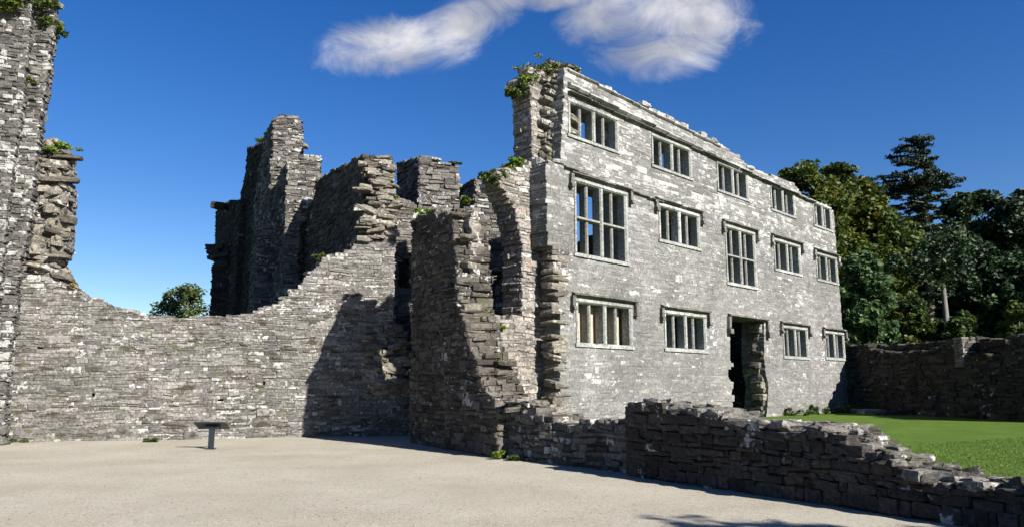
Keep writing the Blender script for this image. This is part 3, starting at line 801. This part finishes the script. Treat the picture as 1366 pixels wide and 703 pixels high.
# ------------------------------------------------------------------ ruined keep: the shaded wall going back from the pier and its towers
PA = LF.w(LF.uz(487, 500)[0], 0, 0).reshape(3)[:2]
AD = np.array([.5, -.866]); AF = Frame(PA, d=AD)
keep = empty('ruined_keep', (*PA, 0), 'tall shaded ruined keep with broken stepped towers behind the curtain wall', 'ruined tower')
mb = MB()
ap = AF.P([(486, 330), (486, 208), (470, 214), (452, 224), (438, 232), (421, 243), (420, 266), (404, 276), (388, 286), (376, 296), (360, 300), (352, 318)])
apoly = [(AF.uz(486, 330)[0], .0), (ap[-1][0], .0)] + ap[::-1][:-1] + [ap[0]]
masonry(mb, AF, [(ap[0][0], 0)] + ap[1:] + [(ap[-1][0], 0)], 1.15, hc=(.07, .17), w=(.18, .5), prot=.022, rag=.07, jit=.018, bev=.02, cap=.7)
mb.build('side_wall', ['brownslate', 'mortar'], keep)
# broken head of the pier
mb = MB()
for i in range(90):
    px, py = random.uniform(484, 524), random.uniform(207, 322); f = LF.off(random.uniform(-.12, .1)); u, z = f.uz(px, py)
    rock(mb, f.w(u, .1, z).reshape(3), (random.uniform(.14, .34), .2, random.uniform(.035, .1)), math.atan2(LF.d[1], LF.d[0]) + random.uniform(-.25, .25), k=.3, rough=.11, tilt=.12)
mb.build('rubble_pier', ['rubble', 'mortar'], keep)


def tower(nm, near_px, dist, face_poly, side_poly, Tf, mats, front=None, rag=.06, capv=.6, parent=keep, hc=(.08, .19)):
    """two walls meeting at a corner: a sunlit face and a shaded side; polygons in photo pixels"""
    p = gy(near_px, 300, dist)[:2]
    ff = Frame(p, d=LF.d if front is None else front); sf = Frame(p, d=AD)
    m = MB()
    q = ff.P(face_poly); q = [(q[0][0], 0)] + q + [(q[-1][0], 0)]
    masonry(m, ff, q, Tf, hc=hc, w=(.2, .5), prot=.02, rag=rag, jit=.02, cap=capv, back=False)
    q = sf.P(side_poly); q = [(0, 0)] + [(min(u, -.01), z) for u, z in q] + [(q[-1][0], 0)]
    masonry(m, sf, q, 1.0, hc=hc, w=(.2, .5), prot=.02, rag=rag, jit=.02, cap=capv, back=False)
    return m.build(nm, mats, parent)


tower('tall_turret', 366, 36.0, [(366, 158), (374, 154), (392, 157), (402, 166), (404, 196), (400, 204), (400, 300)], [(366, 158), (358, 170), (352, 184), (350, 200), (340, 262)], 1.3, ['slate', 'mortar'])
tower('middle_turret', 385, 33.0, [(385, 212), (395, 206), (428, 208), (428, 225), (424, 268), (400, 300)], [(385, 212), (378, 222), (372, 236), (366, 250), (360, 256)], .9, ['slate', 'mortar'])
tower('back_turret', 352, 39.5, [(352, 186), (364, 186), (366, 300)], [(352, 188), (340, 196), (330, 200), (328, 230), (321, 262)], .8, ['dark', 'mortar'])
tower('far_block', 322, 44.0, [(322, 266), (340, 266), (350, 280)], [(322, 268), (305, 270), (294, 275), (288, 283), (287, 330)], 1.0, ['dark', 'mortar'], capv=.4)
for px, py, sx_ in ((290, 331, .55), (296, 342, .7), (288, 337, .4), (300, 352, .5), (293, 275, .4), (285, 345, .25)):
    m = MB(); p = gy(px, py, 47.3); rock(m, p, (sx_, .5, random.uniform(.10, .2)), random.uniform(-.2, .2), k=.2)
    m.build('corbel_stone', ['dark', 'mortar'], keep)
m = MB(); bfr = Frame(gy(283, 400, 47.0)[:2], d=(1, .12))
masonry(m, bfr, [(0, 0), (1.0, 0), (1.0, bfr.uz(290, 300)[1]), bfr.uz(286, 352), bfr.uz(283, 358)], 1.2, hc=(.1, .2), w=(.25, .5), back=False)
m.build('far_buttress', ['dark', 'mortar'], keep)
# ledge wall joining turrets behind the side wall
m = MB(); kf = Frame(gy(350, 300, 35.0)[:2], d=LF.d)
masonry(m, kf, [kf.uz(345, 300)[:1] + (0,)] + kf.P([(345, 305), (362, 297), (384, 290)]) + [(kf.uz(400, 300)[0], 0)], 1, hc=(.1, .2), w=(.25, .5), back=False)
m.build('ledge_wall', ['slate', 'mortar'], keep)

# inner wall seen in the slot, with a slit window; chimney blocks above it
inner = empty('inner_cross_wall', (*gy(530, 500, 29)[:2], 0), 'shaded inner wall with a narrow lit slit window, seen in the dark gap right of the pier', 'wall')
m = MB(); gf = Frame(gy(505, 500, 28.6)[:2], d=LF.d)
gp = [gf.uz(500, 262)[:1] + (0,)] + gf.P([(500, 250), (512, 240), (526, 262), (545, 268), (562, 280), (600, 284), (650, 272), (700, 268)]) + [(gf.uz(706, 300)[0], 0)]
masonry(m, gf, gp, .9, [{'p': gf.P([(531, 348), (546, 348), (546, 386), (531, 386)])}, {'p': gf.P([(642, 362), (671, 362), (671, 402), (642, 402)])}], hc=(.08, .16), w=(.2, .5), cap=.6)
m.build('wall_face', ['slate', 'mortar'], inner)
m = MB(); u0, z0 = gf.uz(656, 402); _, z1 = gf.uz(656, 362); box(m, gf, u0 - .09, u0 + .09, .2, .5, z0, z1, j=.01)
m.build('mullion', ['mullion'], inner)
lit = Frame(gy(500, 500, 33.0)[:2], d=LF.d); m = MB()
masonry(m, lit, [(0, 0), (6.8, 0), (6.8, 7.1), (0, 7.1)], .7, hc=(.1, .2), w=(.25, .5), back=False)
tag(m.build('inner_back_wall', ['rubble', 'mortar']), 'pale sunlit wall glimpsed through the narrow slit window', 'wall')
ch = empty('chimney_block', (*gy(560, 500, 31)[:2], 0), 'square broken chimney block with a flat mossy top, the larger one standing above the gap', 'chimney')
tower('chimney_wall', 560, 31.0, [(560, 210), (575, 213), (598, 219), (612, 223), (612, 300)], [(560, 210), (548, 213), (530, 219), (529, 262)], 1.4, ['slate', 'mortar'], parent=ch, capv=.45, rag=.03)
ch2 = empty('chimney_block', (*gy(635, 500, 33)[:2], 0), 'small low chimney block right of the larger square one, half dark and half lit', 'chimney')
tower('chimney_wall', 634, 33.0, [(634, 240), (648, 245), (652, 262), (652, 290)], [(634, 240), (622, 245), (613, 250), (613, 262)], .9, ['slate', 'mortar'], parent=ch2, capv=.5, rag=.03)

# ------------------------------------------------------------------ gatehouse tower fragment at the left edge
tw = empty('gatehouse_tower', (*gz(0, 600)[:2], 0), 'tall lichen spotted tower wall at the left edge of the courtyard', 'tower')
JF = Frame(gz(2, 593)[:2] + np.array([0, -.25]), d=LF.d)
m = MB()
jp = [(JF.uz(3, 585)[0], -.1), (-7, -.1), (-7, 16)] + JF.P([(20, -60), (74, -60), (70, -10), (71, 20), (73, 36), (65, 60), (62, 98), (55, 140), (50, 182), (43, 240), (38, 300), (27, 345), (20, 400), (12, 465), (5, 540)])
masonry(m, JF, jp, .55, hc=(.07, .16), w=(.14, .34), prot=.014, rag=.035, jit=.014, cap=.5, back=False)
m.build('tower_wall', ['white_slate', 'mortar'], tw)
m = MB(); J2 = JF.off(-.35)
jp2 = [(J2.uz(-20, 585)[0], -.1), (-7, -.1), (-7, 16)] + J2.P([(20, -60), (45, -60), (42, 0), (40, 25), (34, 90), (28, 140), (17, 220), (7, 300), (-3, 400), (-12, 500)])
masonry(m, J2, jp2, .5, hc=(.07, .16), w=(.14, .36), prot=.012, rag=.015, jit=.012, cap=0, back=False)
m.build('buttress', ['white_slate', 'mortar'], tw)

# ------------------------------------------------------------------ far boundary wall on the right
F0 = gz(1134, 548, ZL)[:2]; F1 = gz(1400, 564, ZL)[:2]
BW = Frame(F0, p1=F1)
m = MB()
q = [(BW.uz(1400, 560)[0], ZL - .2), (-.4, ZL - .2)] + BW.P([(1131, 462), (1150, 460), (1162, 468), (1175, 470), (1240, 470), (1262, 461), (1272, 456), (1285, 455), (1286, 476), (1330, 474), (1345, 470), (1346, 450), (1366, 449), (1400, 446)])
masonry(m, BW, q, .45, hc=(.09, .2), w=(.22, .6), prot=.03, rag=.05, jit=.025, cap=.6)
q = [(BW.uz(1400, 560)[0], ZL - .2), (-.4, ZL - .2)] + BW.P([(1131, 461), (1180, 461), (1230, 457), (1272, 454), (1300, 454), (1340, 452), (1400, 446)])
masonry(m, BW, q, .6, v0=.6, hc=(.09, .2), w=(.22, .6), prot=.03, rag=.05, jit=.025, cap=.6)
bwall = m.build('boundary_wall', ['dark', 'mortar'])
tag(bwall, 'dark shaded boundary wall with a ledged top, beyond the lawn at the right', 'wall')
m = MB(); u, z1 = BW.uz(1280, 454); _, z0 = BW.uz(1280, 479)
m2 = Frame(BW.w(u, -.12, 0).reshape(3)[:2], d=BW.d)
masonry(m, m2, [(-.2, z0 - .3), (.25, z0 - .3), (.25, z1 + .1), (-.2, z1 + .1)], .6, hc=(.12, .2), w=(.2, .4), prot=.01, rag=.01, cap=0)
o = m.build('pillar', ['slate', 'mortar'])
o.parent = bwall
for i, (px, py, sx_, lab) in enumerate(((1139, 550, .33, 'small pale boulder at the corner of the facade on the lawn'), (1162, 551, .5, 'short flat pale stone slab lying beside the boundary wall'), (1200, 553, 1.0, 'long flat stone slab lying on the lawn by the boundary wall'), (1266, 555, .9, 'sunken dark slab at the foot of the boundary wall below its pillar'))):
    m = MB(); p = gz(px, py, ZL); rock(m, p + np.array([0, 0, .07]), (sx_, .3, .11), .15, k=.12, rough=.04, cube=CUBE4)
    o = m.build('stone_slab' if i else 'boulder', ['dressed' if i < 2 else 'low', 'mortar'], None, tuple(p)); tag(o, lab, 'stone')
# path strip and kerb
pa = [gz(1040, 566, ZL), gz(1040, 564.5, ZL), gz(1172, 567.4, ZL), gz(1186, 568.3, ZL), gz(1150, 568.3, ZL)]
flat('path', [tuple(p[:2]) for p in pa], ZL + .006, 'flag')
e4 = EF.off(TE - .05)
kb = [tuple(e4.w(2.5, 0, 0).reshape(3)[:2]), tuple(e4.w(9, 0, 0).reshape(3)[:2]), tuple(e4.w(9, .5, 0).reshape(3)[:2]), tuple(e4.w(2.5, .35, 0).reshape(3)[:2])]
flat('edging_path', kb, ZL + .008, 'flag')

# ------------------------------------------------------------------ information lectern
sb = gz(281, 598); SF = Frame(sb[:2], d=(1, .05))
sg = empty('information_lectern', sb, 'low dark information lectern on a single post, standing on the gravel by the curtain wall', 'sign')
m = MB(); box(m, SF, -.065, .065, -.04, .06, 0, .60); m.build('post', ['sign'], sg)
m = MB(); box(m, SF, -.12, .12, -.10, .12, .0, .012); m.build('base_plate', ['sign'], sg)
def slant(m, u0, u1, v0, v1, z0, z1, t):
    V = SF.w([u0, u1, u1, u0] * 2, [v0, v0, v1, v1] * 2, [z0, z0, z1, z1, z0 + t, z0 + t, z1 + t, z1 + t]); m.add(V, BOXF, (.5, .5, .5))
m = MB(); slant(m, -.43, .40, -.19, .25, .68, .50, .035); m.build('frame', ['sign'], sg)
m = MB(); slant(m, -.40, .37, -.165, .225, .674, .514, .040); m.build('panel', ['panel'], sg)
m = MB(); box(m, SF, -.2, .2, -.06, .08, .53, .56); m.build('bracket', ['sign'], sg)


# ------------------------------------------------------------------ vegetation
def leaves(mb, centres, rad, n_per, size, squash=0.8, colf=None, droop=0.0):
    """leaf clumps: small random quads round each centre"""
    Cn = np.repeat(np.asarray(centres, float), n_per, 0); n = len(Cn)
    rd = np.repeat(np.broadcast_to(rad, len(centres)), n_per)
    d = rng.normal(0, 1, (n, 3)); d /= np.linalg.norm(d, axis=1, keepdims=True)
    d *= (rng.random(n) ** .45)[:, None] * rd[:, None]; d[:, 2] *= squash
    P = Cn + d
    a = rng.normal(0, 1, (n, 3)); a[:, 2] *= .6; a /= np.linalg.norm(a, axis=1, keepdims=True)
    b = rng.normal(0, 1, (n, 3)); b -= (a * b).sum(1)[:, None] * a; b /= np.linalg.norm(b, axis=1, keepdims=True)
    s = size * rng.uniform(.55, 1.3, n)[:, None]
    a = a * s; b = b * s * .55
    V = np.stack([P - a, P - b * .9, P + a, P + b], 1).reshape(-1, 3)
    Fc = np.arange(4 * n).reshape(-1, 4)
    cb = np.repeat(rng.random(len(centres)), n_per) if colf is None else np.repeat(colf, n_per)
    c = np.clip(cb * .7 + rng.random(n) * .3, 0, 1); col = np.stack([c, c, c], 1)
    mb.add(V, Fc, np.repeat(col, 4, 0), 0)


def limb(mb, p, q, r0, r1, n=7):
    p = np.array(p, float); q = np.array(q, float); d = q - p; d /= np.linalg.norm(d) + 1e-9
    a = np.cross(d, [.3, .9, .2]); a /= np.linalg.norm(a); b = np.cross(d, a)
    t = np.arange(n) / n * 2 * math.pi; ring = np.cos(t)[:, None] * a + np.sin(t)[:, None] * b
    V = np.concatenate([p + ring * r0, q + ring * r1]); i = np.arange(n); k = (i + 1) % n
    mb.add(V, np.stack([i, k, k + n, i + n], 1), (.5, .5, .5), 0, True)


def broadleaf(label, base, H, W_, mat, crown_lo=.2, lobes=9, clumps=230, per=46, leaf=.2, cat='tree', group='trees beyond the ruin', name='tree', dens=1.0, warm=None):
    base = np.array(base, float); t = empty(name, base, label, cat, group)
    tk = MB(); top = base + np.array([random.uniform(-.4, .4), 0, H * .55])
    limb(tk, base, top, H * .028 + .05, H * .015)
    L = []
    for i in range(lobes):
        a = i * 2.4 + random.uniform(-.4, .4); e = (i + .5) / lobes
        z = H * (crown_lo + (1 - crown_lo) * (.15 + .72 * e)); rr = W_ * .5 * math.sin(math.pi * (.3 + .55 * e)) * random.uniform(.35, .72)
        rad = W_ * random.uniform(.2, .31)
        if i == lobes - 1: rr = 0; z = H - rad * .85
        c = base + np.array([math.cos(a) * rr, math.sin(a) * rr, z])
        L.append((c, rad)); limb(tk, base + (top - base) * random.uniform(.4, 1), c, H * .012, .03)
    tk.build('trunk', ['bark'], t)
    cs = []; rs = []; cf_ = []
    for c, rad in L:
        k = int(clumps / lobes); lobecol = random.random()
        for _ in range(k):
            d = rng.normal(0, 1, 3); d /= np.linalg.norm(d); rr = rad * random.uniform(.35, 1.02)
            cs.append(c + d * rr * np.array([1, 1, .8])); rs.append(rad * random.uniform(.24, .46)); cf_.append(np.clip(lobecol * .5 + random.random() * .5 + (0 if warm is None else warm), 0, 1))
    cr = MB(); leaves(cr, cs, np.array(rs), per, leaf, colf=np.array(cf_)); cr.build('crown', [mat], t)
    return t


def at(px, y): return gy(px, 500, y)[0]
gT = 'woodland trees beyond the boundary wall'
def tr(px0, px1, py, y, mat, label, **k):
    x = (at(px0, y) + at(px1, y)) / 2; W_ = at(px1, y) - at(px0, y); H = gy((px0 + px1) / 2, py, y)[2]
    return broadleaf(label, (x, y, 0), H * 1.03, W_ * 1.08, mat, group=gT, **{**dict(lobes=12), **k, 'leaf': k.get('leaf', .2) * 1.2, 'per': int(k.get('per', 46) * 1.15)})
# hill behind the wood
def hill(X, Y): return -0.1 + 26 * np.clip((Y - 85) / 130, 0, 1) ** .9 * np.clip((X - 15) / 70, 0, 1) + .6 * np.sin(X * .13) * np.cos(Y * .11) * np.clip((Y - 60) / 60, 0, 1)
sheet('hill', hill, 5, 260, 58, 330, 60, 60, 'field')
tr(1015, 1150, 226, 62, 'autumn', 'broad olive and gold autumn tree directly behind the right end of the facade', lobes=16, clumps=620, per=60, leaf=.2)
tr(1080, 1185, 226, 76, 'autumn', 'olive green tree behind the autumn trees, its rounded top above the facade corner', lobes=16, clumps=600, per=60, leaf=.22)
tr(1108, 1232, 246, 66, 'autumn', 'tall orange tinged autumn tree between the facade and the conifer', lobes=15, clumps=560, per=60, leaf=.21, warm=.12)
tr(1118, 1200, 345, 50, 'bluegreen', 'lower mid green bushy tree against the corner of the facade', lobes=12, clumps=520, per=60, leaf=.16, crown_lo=.05)
tr(1190, 1262, 400, 52, 'shrubleaf', 'olive shrubby tree left of the pale bare trunk above the boundary wall', lobes=9, clumps=300, per=50, leaf=.15, crown_lo=.05)
tr(1258, 1322, 418, 50, 'shrubleaf', 'yellowish shrub right of the pale bare trunk above the boundary wall', lobes=9, clumps=260, per=50, leaf=.14, crown_lo=.05)
tr(1335, 1400, 405, 48, 'shrubleaf', 'bright leafy shrub at the right edge above the boundary wall', lobes=8, clumps=220, per=50, leaf=.15, crown_lo=.05)
tr(1190, 1290, 300, 78, 'darkleaf', 'dark tree below and left of the tall conifer', lobes=12, clumps=420, per=55, leaf=.26, crown_lo=.05)
tr(1255, 1345, 268, 82, 'darkleaf', 'dark rounded tree right of the tall conifer against the sky', lobes=14, clumps=460, per=55, leaf=.28, crown_lo=.05)
tr(1290, 1375, 262, 86, 'darkleaf', 'dark tree of the wood between the rounded one and the right edge', lobes=14, clumps=460, per=55, leaf=.28, crown_lo=.05)
tr(1320, 1430, 260, 84, 'darkleaf', 'dark tree closing the wood at the right edge', lobes=14, clumps=460, per=55, leaf=.28, crown_lo=.05)
tr(1270, 1370, 330, 70, 'darkleaf', 'lower dark tree in front of the wood at the right', lobes=12, clumps=420, per=55, leaf=.24, crown_lo=.03)
tr(1215, 1300, 360, 72, 'darkleaf', 'lower dark tree behind the pale bare trunk', lobes=12, clumps=380, per=55, leaf=.24, crown_lo=.03)
tr(1340, 1440, 340, 66, 'darkleaf', 'low dark tree at the right edge behind the bright shrub', lobes=12, clumps=380, per=55, leaf=.22, crown_lo=.03)
tr(1200, 1300, 322, 90, 'darkleaf', 'far dark tree filling the gap beneath the conifer', lobes=12, clumps=400, per=55, leaf=.3, crown_lo=.05)
tr(1120, 1240, 300, 84, 'darkleaf', 'dark tree filling in behind the autumn trees', lobes=12, clumps=400, per=55, leaf=.27, crown_lo=.05)

# tall conifer
yc = 70.0; cb = np.array([at(1243, yc), yc, 0]); Hc = gy(1232, 181, yc)[2]
con = empty('conifer', cb, 'tall dark conifer with flat layered branches standing above the wood', 'tree')
tk = MB(); tip = np.array([gy(1232, 185, yc)[0], yc, Hc])
limb(tk, cb, cb + (tip - cb) * .6, .5, .28); limb(tk, cb + (tip - cb) * .6, tip, .28, .04); tk.build('trunk', ['bark'], con)
nd = MB(); br = MB()
# (py, left px, right px) of the layers as they stand out from the trunk
for (py, xl, xr, den) in [(188, 1222, 1240, 1), (196, 1216, 1248, 1), (205, 1210, 1256, 1), (214, 1206, 1262, 1.1), (222, 1196, 1272, 1.2), (231, 1180, 1290, 1.5), (240, 1174, 1310, 2.2), (246, 1190, 1302, 1.6), (256, 1206, 1262, 1.2), (266, 1206, 1284, 1.3), (276, 1206, 1274, 1.3), (290, 1205, 1278, 1.6), (304, 1200, 1290, 1.8), (320, 1200, 1300, 2), (338, 1200, 1308, 2), (356, 1205, 1312, 2), (374, 1210, 1314, 2), (392, 1214, 1312, 2), (410, 1216, 1300, 2), (428, 1218, 1300, 2)]:
    z = gy(1240, py, yc)[2]; c = cb + (tip - cb) * (z / Hc)
    rl = c[0] - at(xl, yc); rr = at(xr, yc) - c[0]
    nb = 9
    for k in range(nb):
        if random.random() < .22: continue
        a = k / nb * 6.28 + random.uniform(-.3, .3); ext = (rr if math.cos(a) > 0 else rl) * (abs(math.cos(a)) * .55 + .45) * random.uniform(.7, 1.08)
        end = c + np.array([math.cos(a) * ext, math.sin(a) * ext, random.uniform(-.25, .25) - .06 * ext])
        limb(br, c + np.array([0, 0, random.uniform(-.4, .3)]), end, .07, .02, 5)
        m_ = int(5 + ext * 2.6 * den); tt = rng.uniform(.22, 1.02, m_)
        cs = c + (end - c) * tt[:, None] + rng.normal(0, .22, (m_, 3)) * np.array([1, 1, .35])
        leaves(nd, cs, .42, 26, .13, squash=.3)
br.build('branches', ['bark'], con); nd.build('foliage', ['needle'], con)
# pale bare trunk
pb = gy(1265, 460, 56.0); pt = gy(1257, 372, 56.0)
dt = empty('bare_tree', (pb[0], 56, 0), 'slender pale bare trunk standing in the dark wood above the boundary wall', 'tree')
tk = MB(); limb(tk, (pb[0] + .1, 56, 0), pt, .26, .17); limb(tk, pt, pt + np.array([-.1, 0, 1.0]), .17, .12)
tk.build('trunk', ['pale_bark'], dt)
m = MB(); leaves(m, pt + np.array([0, -.3, 1.0]) + rng.normal(0, 1, (60, 3)) * np.array([1.6, .4, .9]), .6, 60, .18)
m.build('crown', ['darkleaf'], dt)

# small tree over the curtain wall
yl = 60.0
x = at(240, yl); H = gy(240, 372, yl)[2]
broadleaf('small round green and gold tree showing above the curtain wall at the left', (x, yl, 0), H, at(284, yl) - at(196, yl), 'leftleaf', lobes=12, clumps=210, per=34, leaf=.14, crown_lo=.35, group='trees beyond the ruin')

# tree out of the frame to the right whose crown throws the soft streaks on the gravel
t_ = broadleaf('spreading tree out of frame at the right of the low wall', (12.9, -1.25, ZL), 9.0, 5.0, 'shrubleaf', lobes=9, clumps=150, per=40, leaf=.14, crown_lo=.5, group='trees near the courtyard')


def tuft(label, fr, px, py, size, mat='fern', v=.1, n=14, name='wall_plant', cat='plant', group='plants rooted in the ruined walls', leaf=.07, squash=.7):
    f2 = fr.off(v); u, z = f2.uz(px, py); p = f2.w(u, 0, z).reshape(3); m = MB()
    cs = p + rng.normal(0, 1, (n, 3)) * size * np.array([.6, .5, .35])
    leaves(m, cs, size * .42, 46, leaf, squash)
    return tag(m.build(name, [mat], None, tuple(p)), label, cat, group)


tuft('dense green ivy on the far left corner of the broken facade top', CF, 688, 124, .26, 'ivy', .4, 26, leaf=.05)
tuft('low mossy greenery on the highest corner of the facade', CF, 722, 96, .42, 'ivy', .3, 40, leaf=.045, squash=.45)
tuft('bright fern just right of the highest corner of the facade', CF, 703, 108, .26, 'fern', .1, 14, leaf=.045)
tuft('small bush of greenery on the crest of the facade near its highest corner', FF, 765, 100, .28, 'ivy', .3, 14, leaf=.06)
tuft('leafy clump on the broken ledge below the shaded upper corner', CF, 688, 222, .3, 'fern', .3, 16)
tuft('dark leafy clump at the outer edge of the broken wall beside the window gap', CF, 660, 240, .34, 'ivy', .3, 18)
tuft('yellow green tuft on top of the dark stub wall', BF, 566, 287, .3, 'fern', .3, 14)
tuft('small fern growing in the sunlit wall under the window gap', CF, 632, 448, .13, 'fern', -.25, 6, leaf=.05)
tuft('tiny green tuft below the sill of the window gap', CF, 667, 436, .13, 'fern', -.05, 6, leaf=.05)
tuft('bright tuft wedged in the side of the pier', LF, 520, 263, .22, 'fern', .2, 10)
tuft('green growth at the top right of the pier', LF, 518, 232, .26, 'ivy', .4, 10)
tuft('small green tuft at the foot of the keep where the curtain wall steps', LF, 428, 342, .16, 'ivy', .2, 8)
tuft('leafy growth hanging from the top of the tower at the left edge', JF, 72, 38, .35, 'ivy', .2, 26, leaf=.07)
tuft('thick ivy at the very top of the left tower', JF, 56, 6, .4, 'ivy', -.1, 28, leaf=.06)
tuft('dark ivy patch over the corner of the left tower', JF, 8, 2, .35, 'ivy', -.5, 20, leaf=.08)
tuft('small dark plant in the face of the left tower', JF, 42, 108, .15, 'ivy', -.05, 8, leaf=.05)
tuft('yellow green moss cap on the torn wall beside the left tower', LF, 78, 196, .35, 'fern', -.1, 20, leaf=.05, squash=.4)
tuft('dry grass tuft on the curtain wall near the left tower', LF, 92, 379, .2, 'dry', .2, 12, leaf=.09)
tuft('dry and green tuft further along the sloping curtain wall top', LF, 128, 402, .14, 'dry', .2, 8, leaf=.07)
tuft('moss growing on the lower chimney ledge', gf, 622, 268, .22, 'fern', .1, 12, squash=.4)
tuft('green fringe along the top of the larger chimney block', Frame(gy(560, 300, 31)[:2], d=LF.d), 604, 219, .2, 'ivy', .3, 12, squash=.4)
tuft('green fringe on the edge of the back turret', AF, 352, 190, .4, 'ivy', .3, 14)
tuft('tuft at the foot of the stub wall on the gravel', BF, 666, 604, .12, 'fern', -.05, 8, leaf=.05)
tuft('trailing green growth draped over the lit rubble of the highest corner', CF, 735, 98, .36, 'ivy', .1, 30, leaf=.045, squash=.5)
tuft('dark shaggy growth on the shaded side of the highest corner', CF, 697, 112, .3, 'ivy', .6, 26, leaf=.05)
for i, (px, sz, lab) in enumerate(((1050, .22, 'weedy tuft at the foot of the facade just right of the door'), (1080, .18, 'low weeds at the foot of the facade under the fourth window'), (1108, .26, 'taller weeds at the foot of the facade near its right corner'), (1128, .26, 'weeds at the right corner of the facade'))):
    u, _ = FF.uz(px, 549); p = FF.w(u, -.2, ZL + .1).reshape(3); m = MB()
    cs = p + rng.normal(0, 1, (20, 3)) * np.array([sz * 1.8, sz, sz * .5]); cs[:, 2] = np.maximum(cs[:, 2], ZL + .03)
    leaves(m, cs, .12, 40, .06); tag(m.build('weeds', ['shrubleaf'], None, tuple(p)), lab, 'plant', 'weeds along the foot of the facade')
# grass blades on the lawn: nobody could count them
for i, (px, py, sz, lab) in enumerate(((690, 612, .05, 'grassy weeds at the foot of the thin low wall beside the stub'), (18, 588, .16, 'weeds at the foot of the curtain wall beside the left tower'), (200, 588, .06, 'small weeds at the foot of the curtain wall left of the lectern'))):
    p = gz(px, py, .03); m = MB(); cs = p + rng.normal(0, 1, (16, 3)) * np.array([sz * 1.6, sz * .6, sz * .3]); cs[:, 2] = np.maximum(cs[:, 2], .02)
    leaves(m, cs, .09, 36, .045); tag(m.build('weeds', ['shrubleaf'], None, tuple(p)), lab, 'plant', 'weeds along the courtyard walls')
n = 60000
P = np.zeros((n, 3)); uu = rng.uniform(2, 9.5, n); vv = rng.uniform(.9, 14, n) ** 1.0
pp = EF.w(uu, vv, np.full(n, ZL)); hgt = rng.uniform(.008, .028, n); a = rng.uniform(0, 6.28, n); w_ = .006
dx = np.stack([np.cos(a) * w_, np.sin(a) * w_, np.zeros(n)], 1); lean = np.stack([rng.normal(0, .015, n), rng.normal(0, .015, n), hgt], 1)
V = np.stack([pp - dx, pp + dx, pp + lean], 1).reshape(-1, 3)
m = MB(); c = rng.random(n); m.add(V, np.arange(3 * n).reshape(-1, 3), np.repeat(np.stack([c, c, c], 1), 3, 0))
M['blade'] = leaf_mat('grass_blades', [(0, (.048, .09, .009)), (1, (.088, .145, .016))], .2)
tag(m.build('grass', ['blade']), 'short bright green mown grass of the lawn behind the low wall', 'grass', None, 'stuff')

# pebbles and dead leaves lying on the gravel
m = MB(); k = 1500
for i in range(k):
    y = 8 + 14 * random.random() ** 1.4; x = random.uniform(-.72, .35) * y
    if BF.n @ (np.array([x, y]) - BF.o) < .3 or (EF.n @ (np.array([x, y]) - EF.o) < .3): continue
    r_ = random.uniform(.006, .018); a = random.uniform(0, 6.28); d_ = np.array([math.cos(a), math.sin(a), 0]) * r_; e_ = np.array([-math.sin(a), math.cos(a), .4]) * r_ * .6
    p = np.array([x, y, .022]); c = random.random()
    m.add([p - d_, p - e_, p + d_, p + e_, p + np.array([0, 0, r_ * .7])], [[0, 1, 4, 4], [1, 2, 4, 4], [2, 3, 4, 4], [3, 0, 4, 4]] and [[0, 1, 2, 3]], (c, c, c))
M['litter'] = leaf_mat('dead_leaves', [(0, (.05, .035, .02)), (.6, (.12, .085, .05)), (1, (.3, .26, .2))], .1)
tag(m.build('litter', ['litter']), 'dead leaves and crumbs of stone scattered thinly over the gravel', 'litter', None, 'stuff')
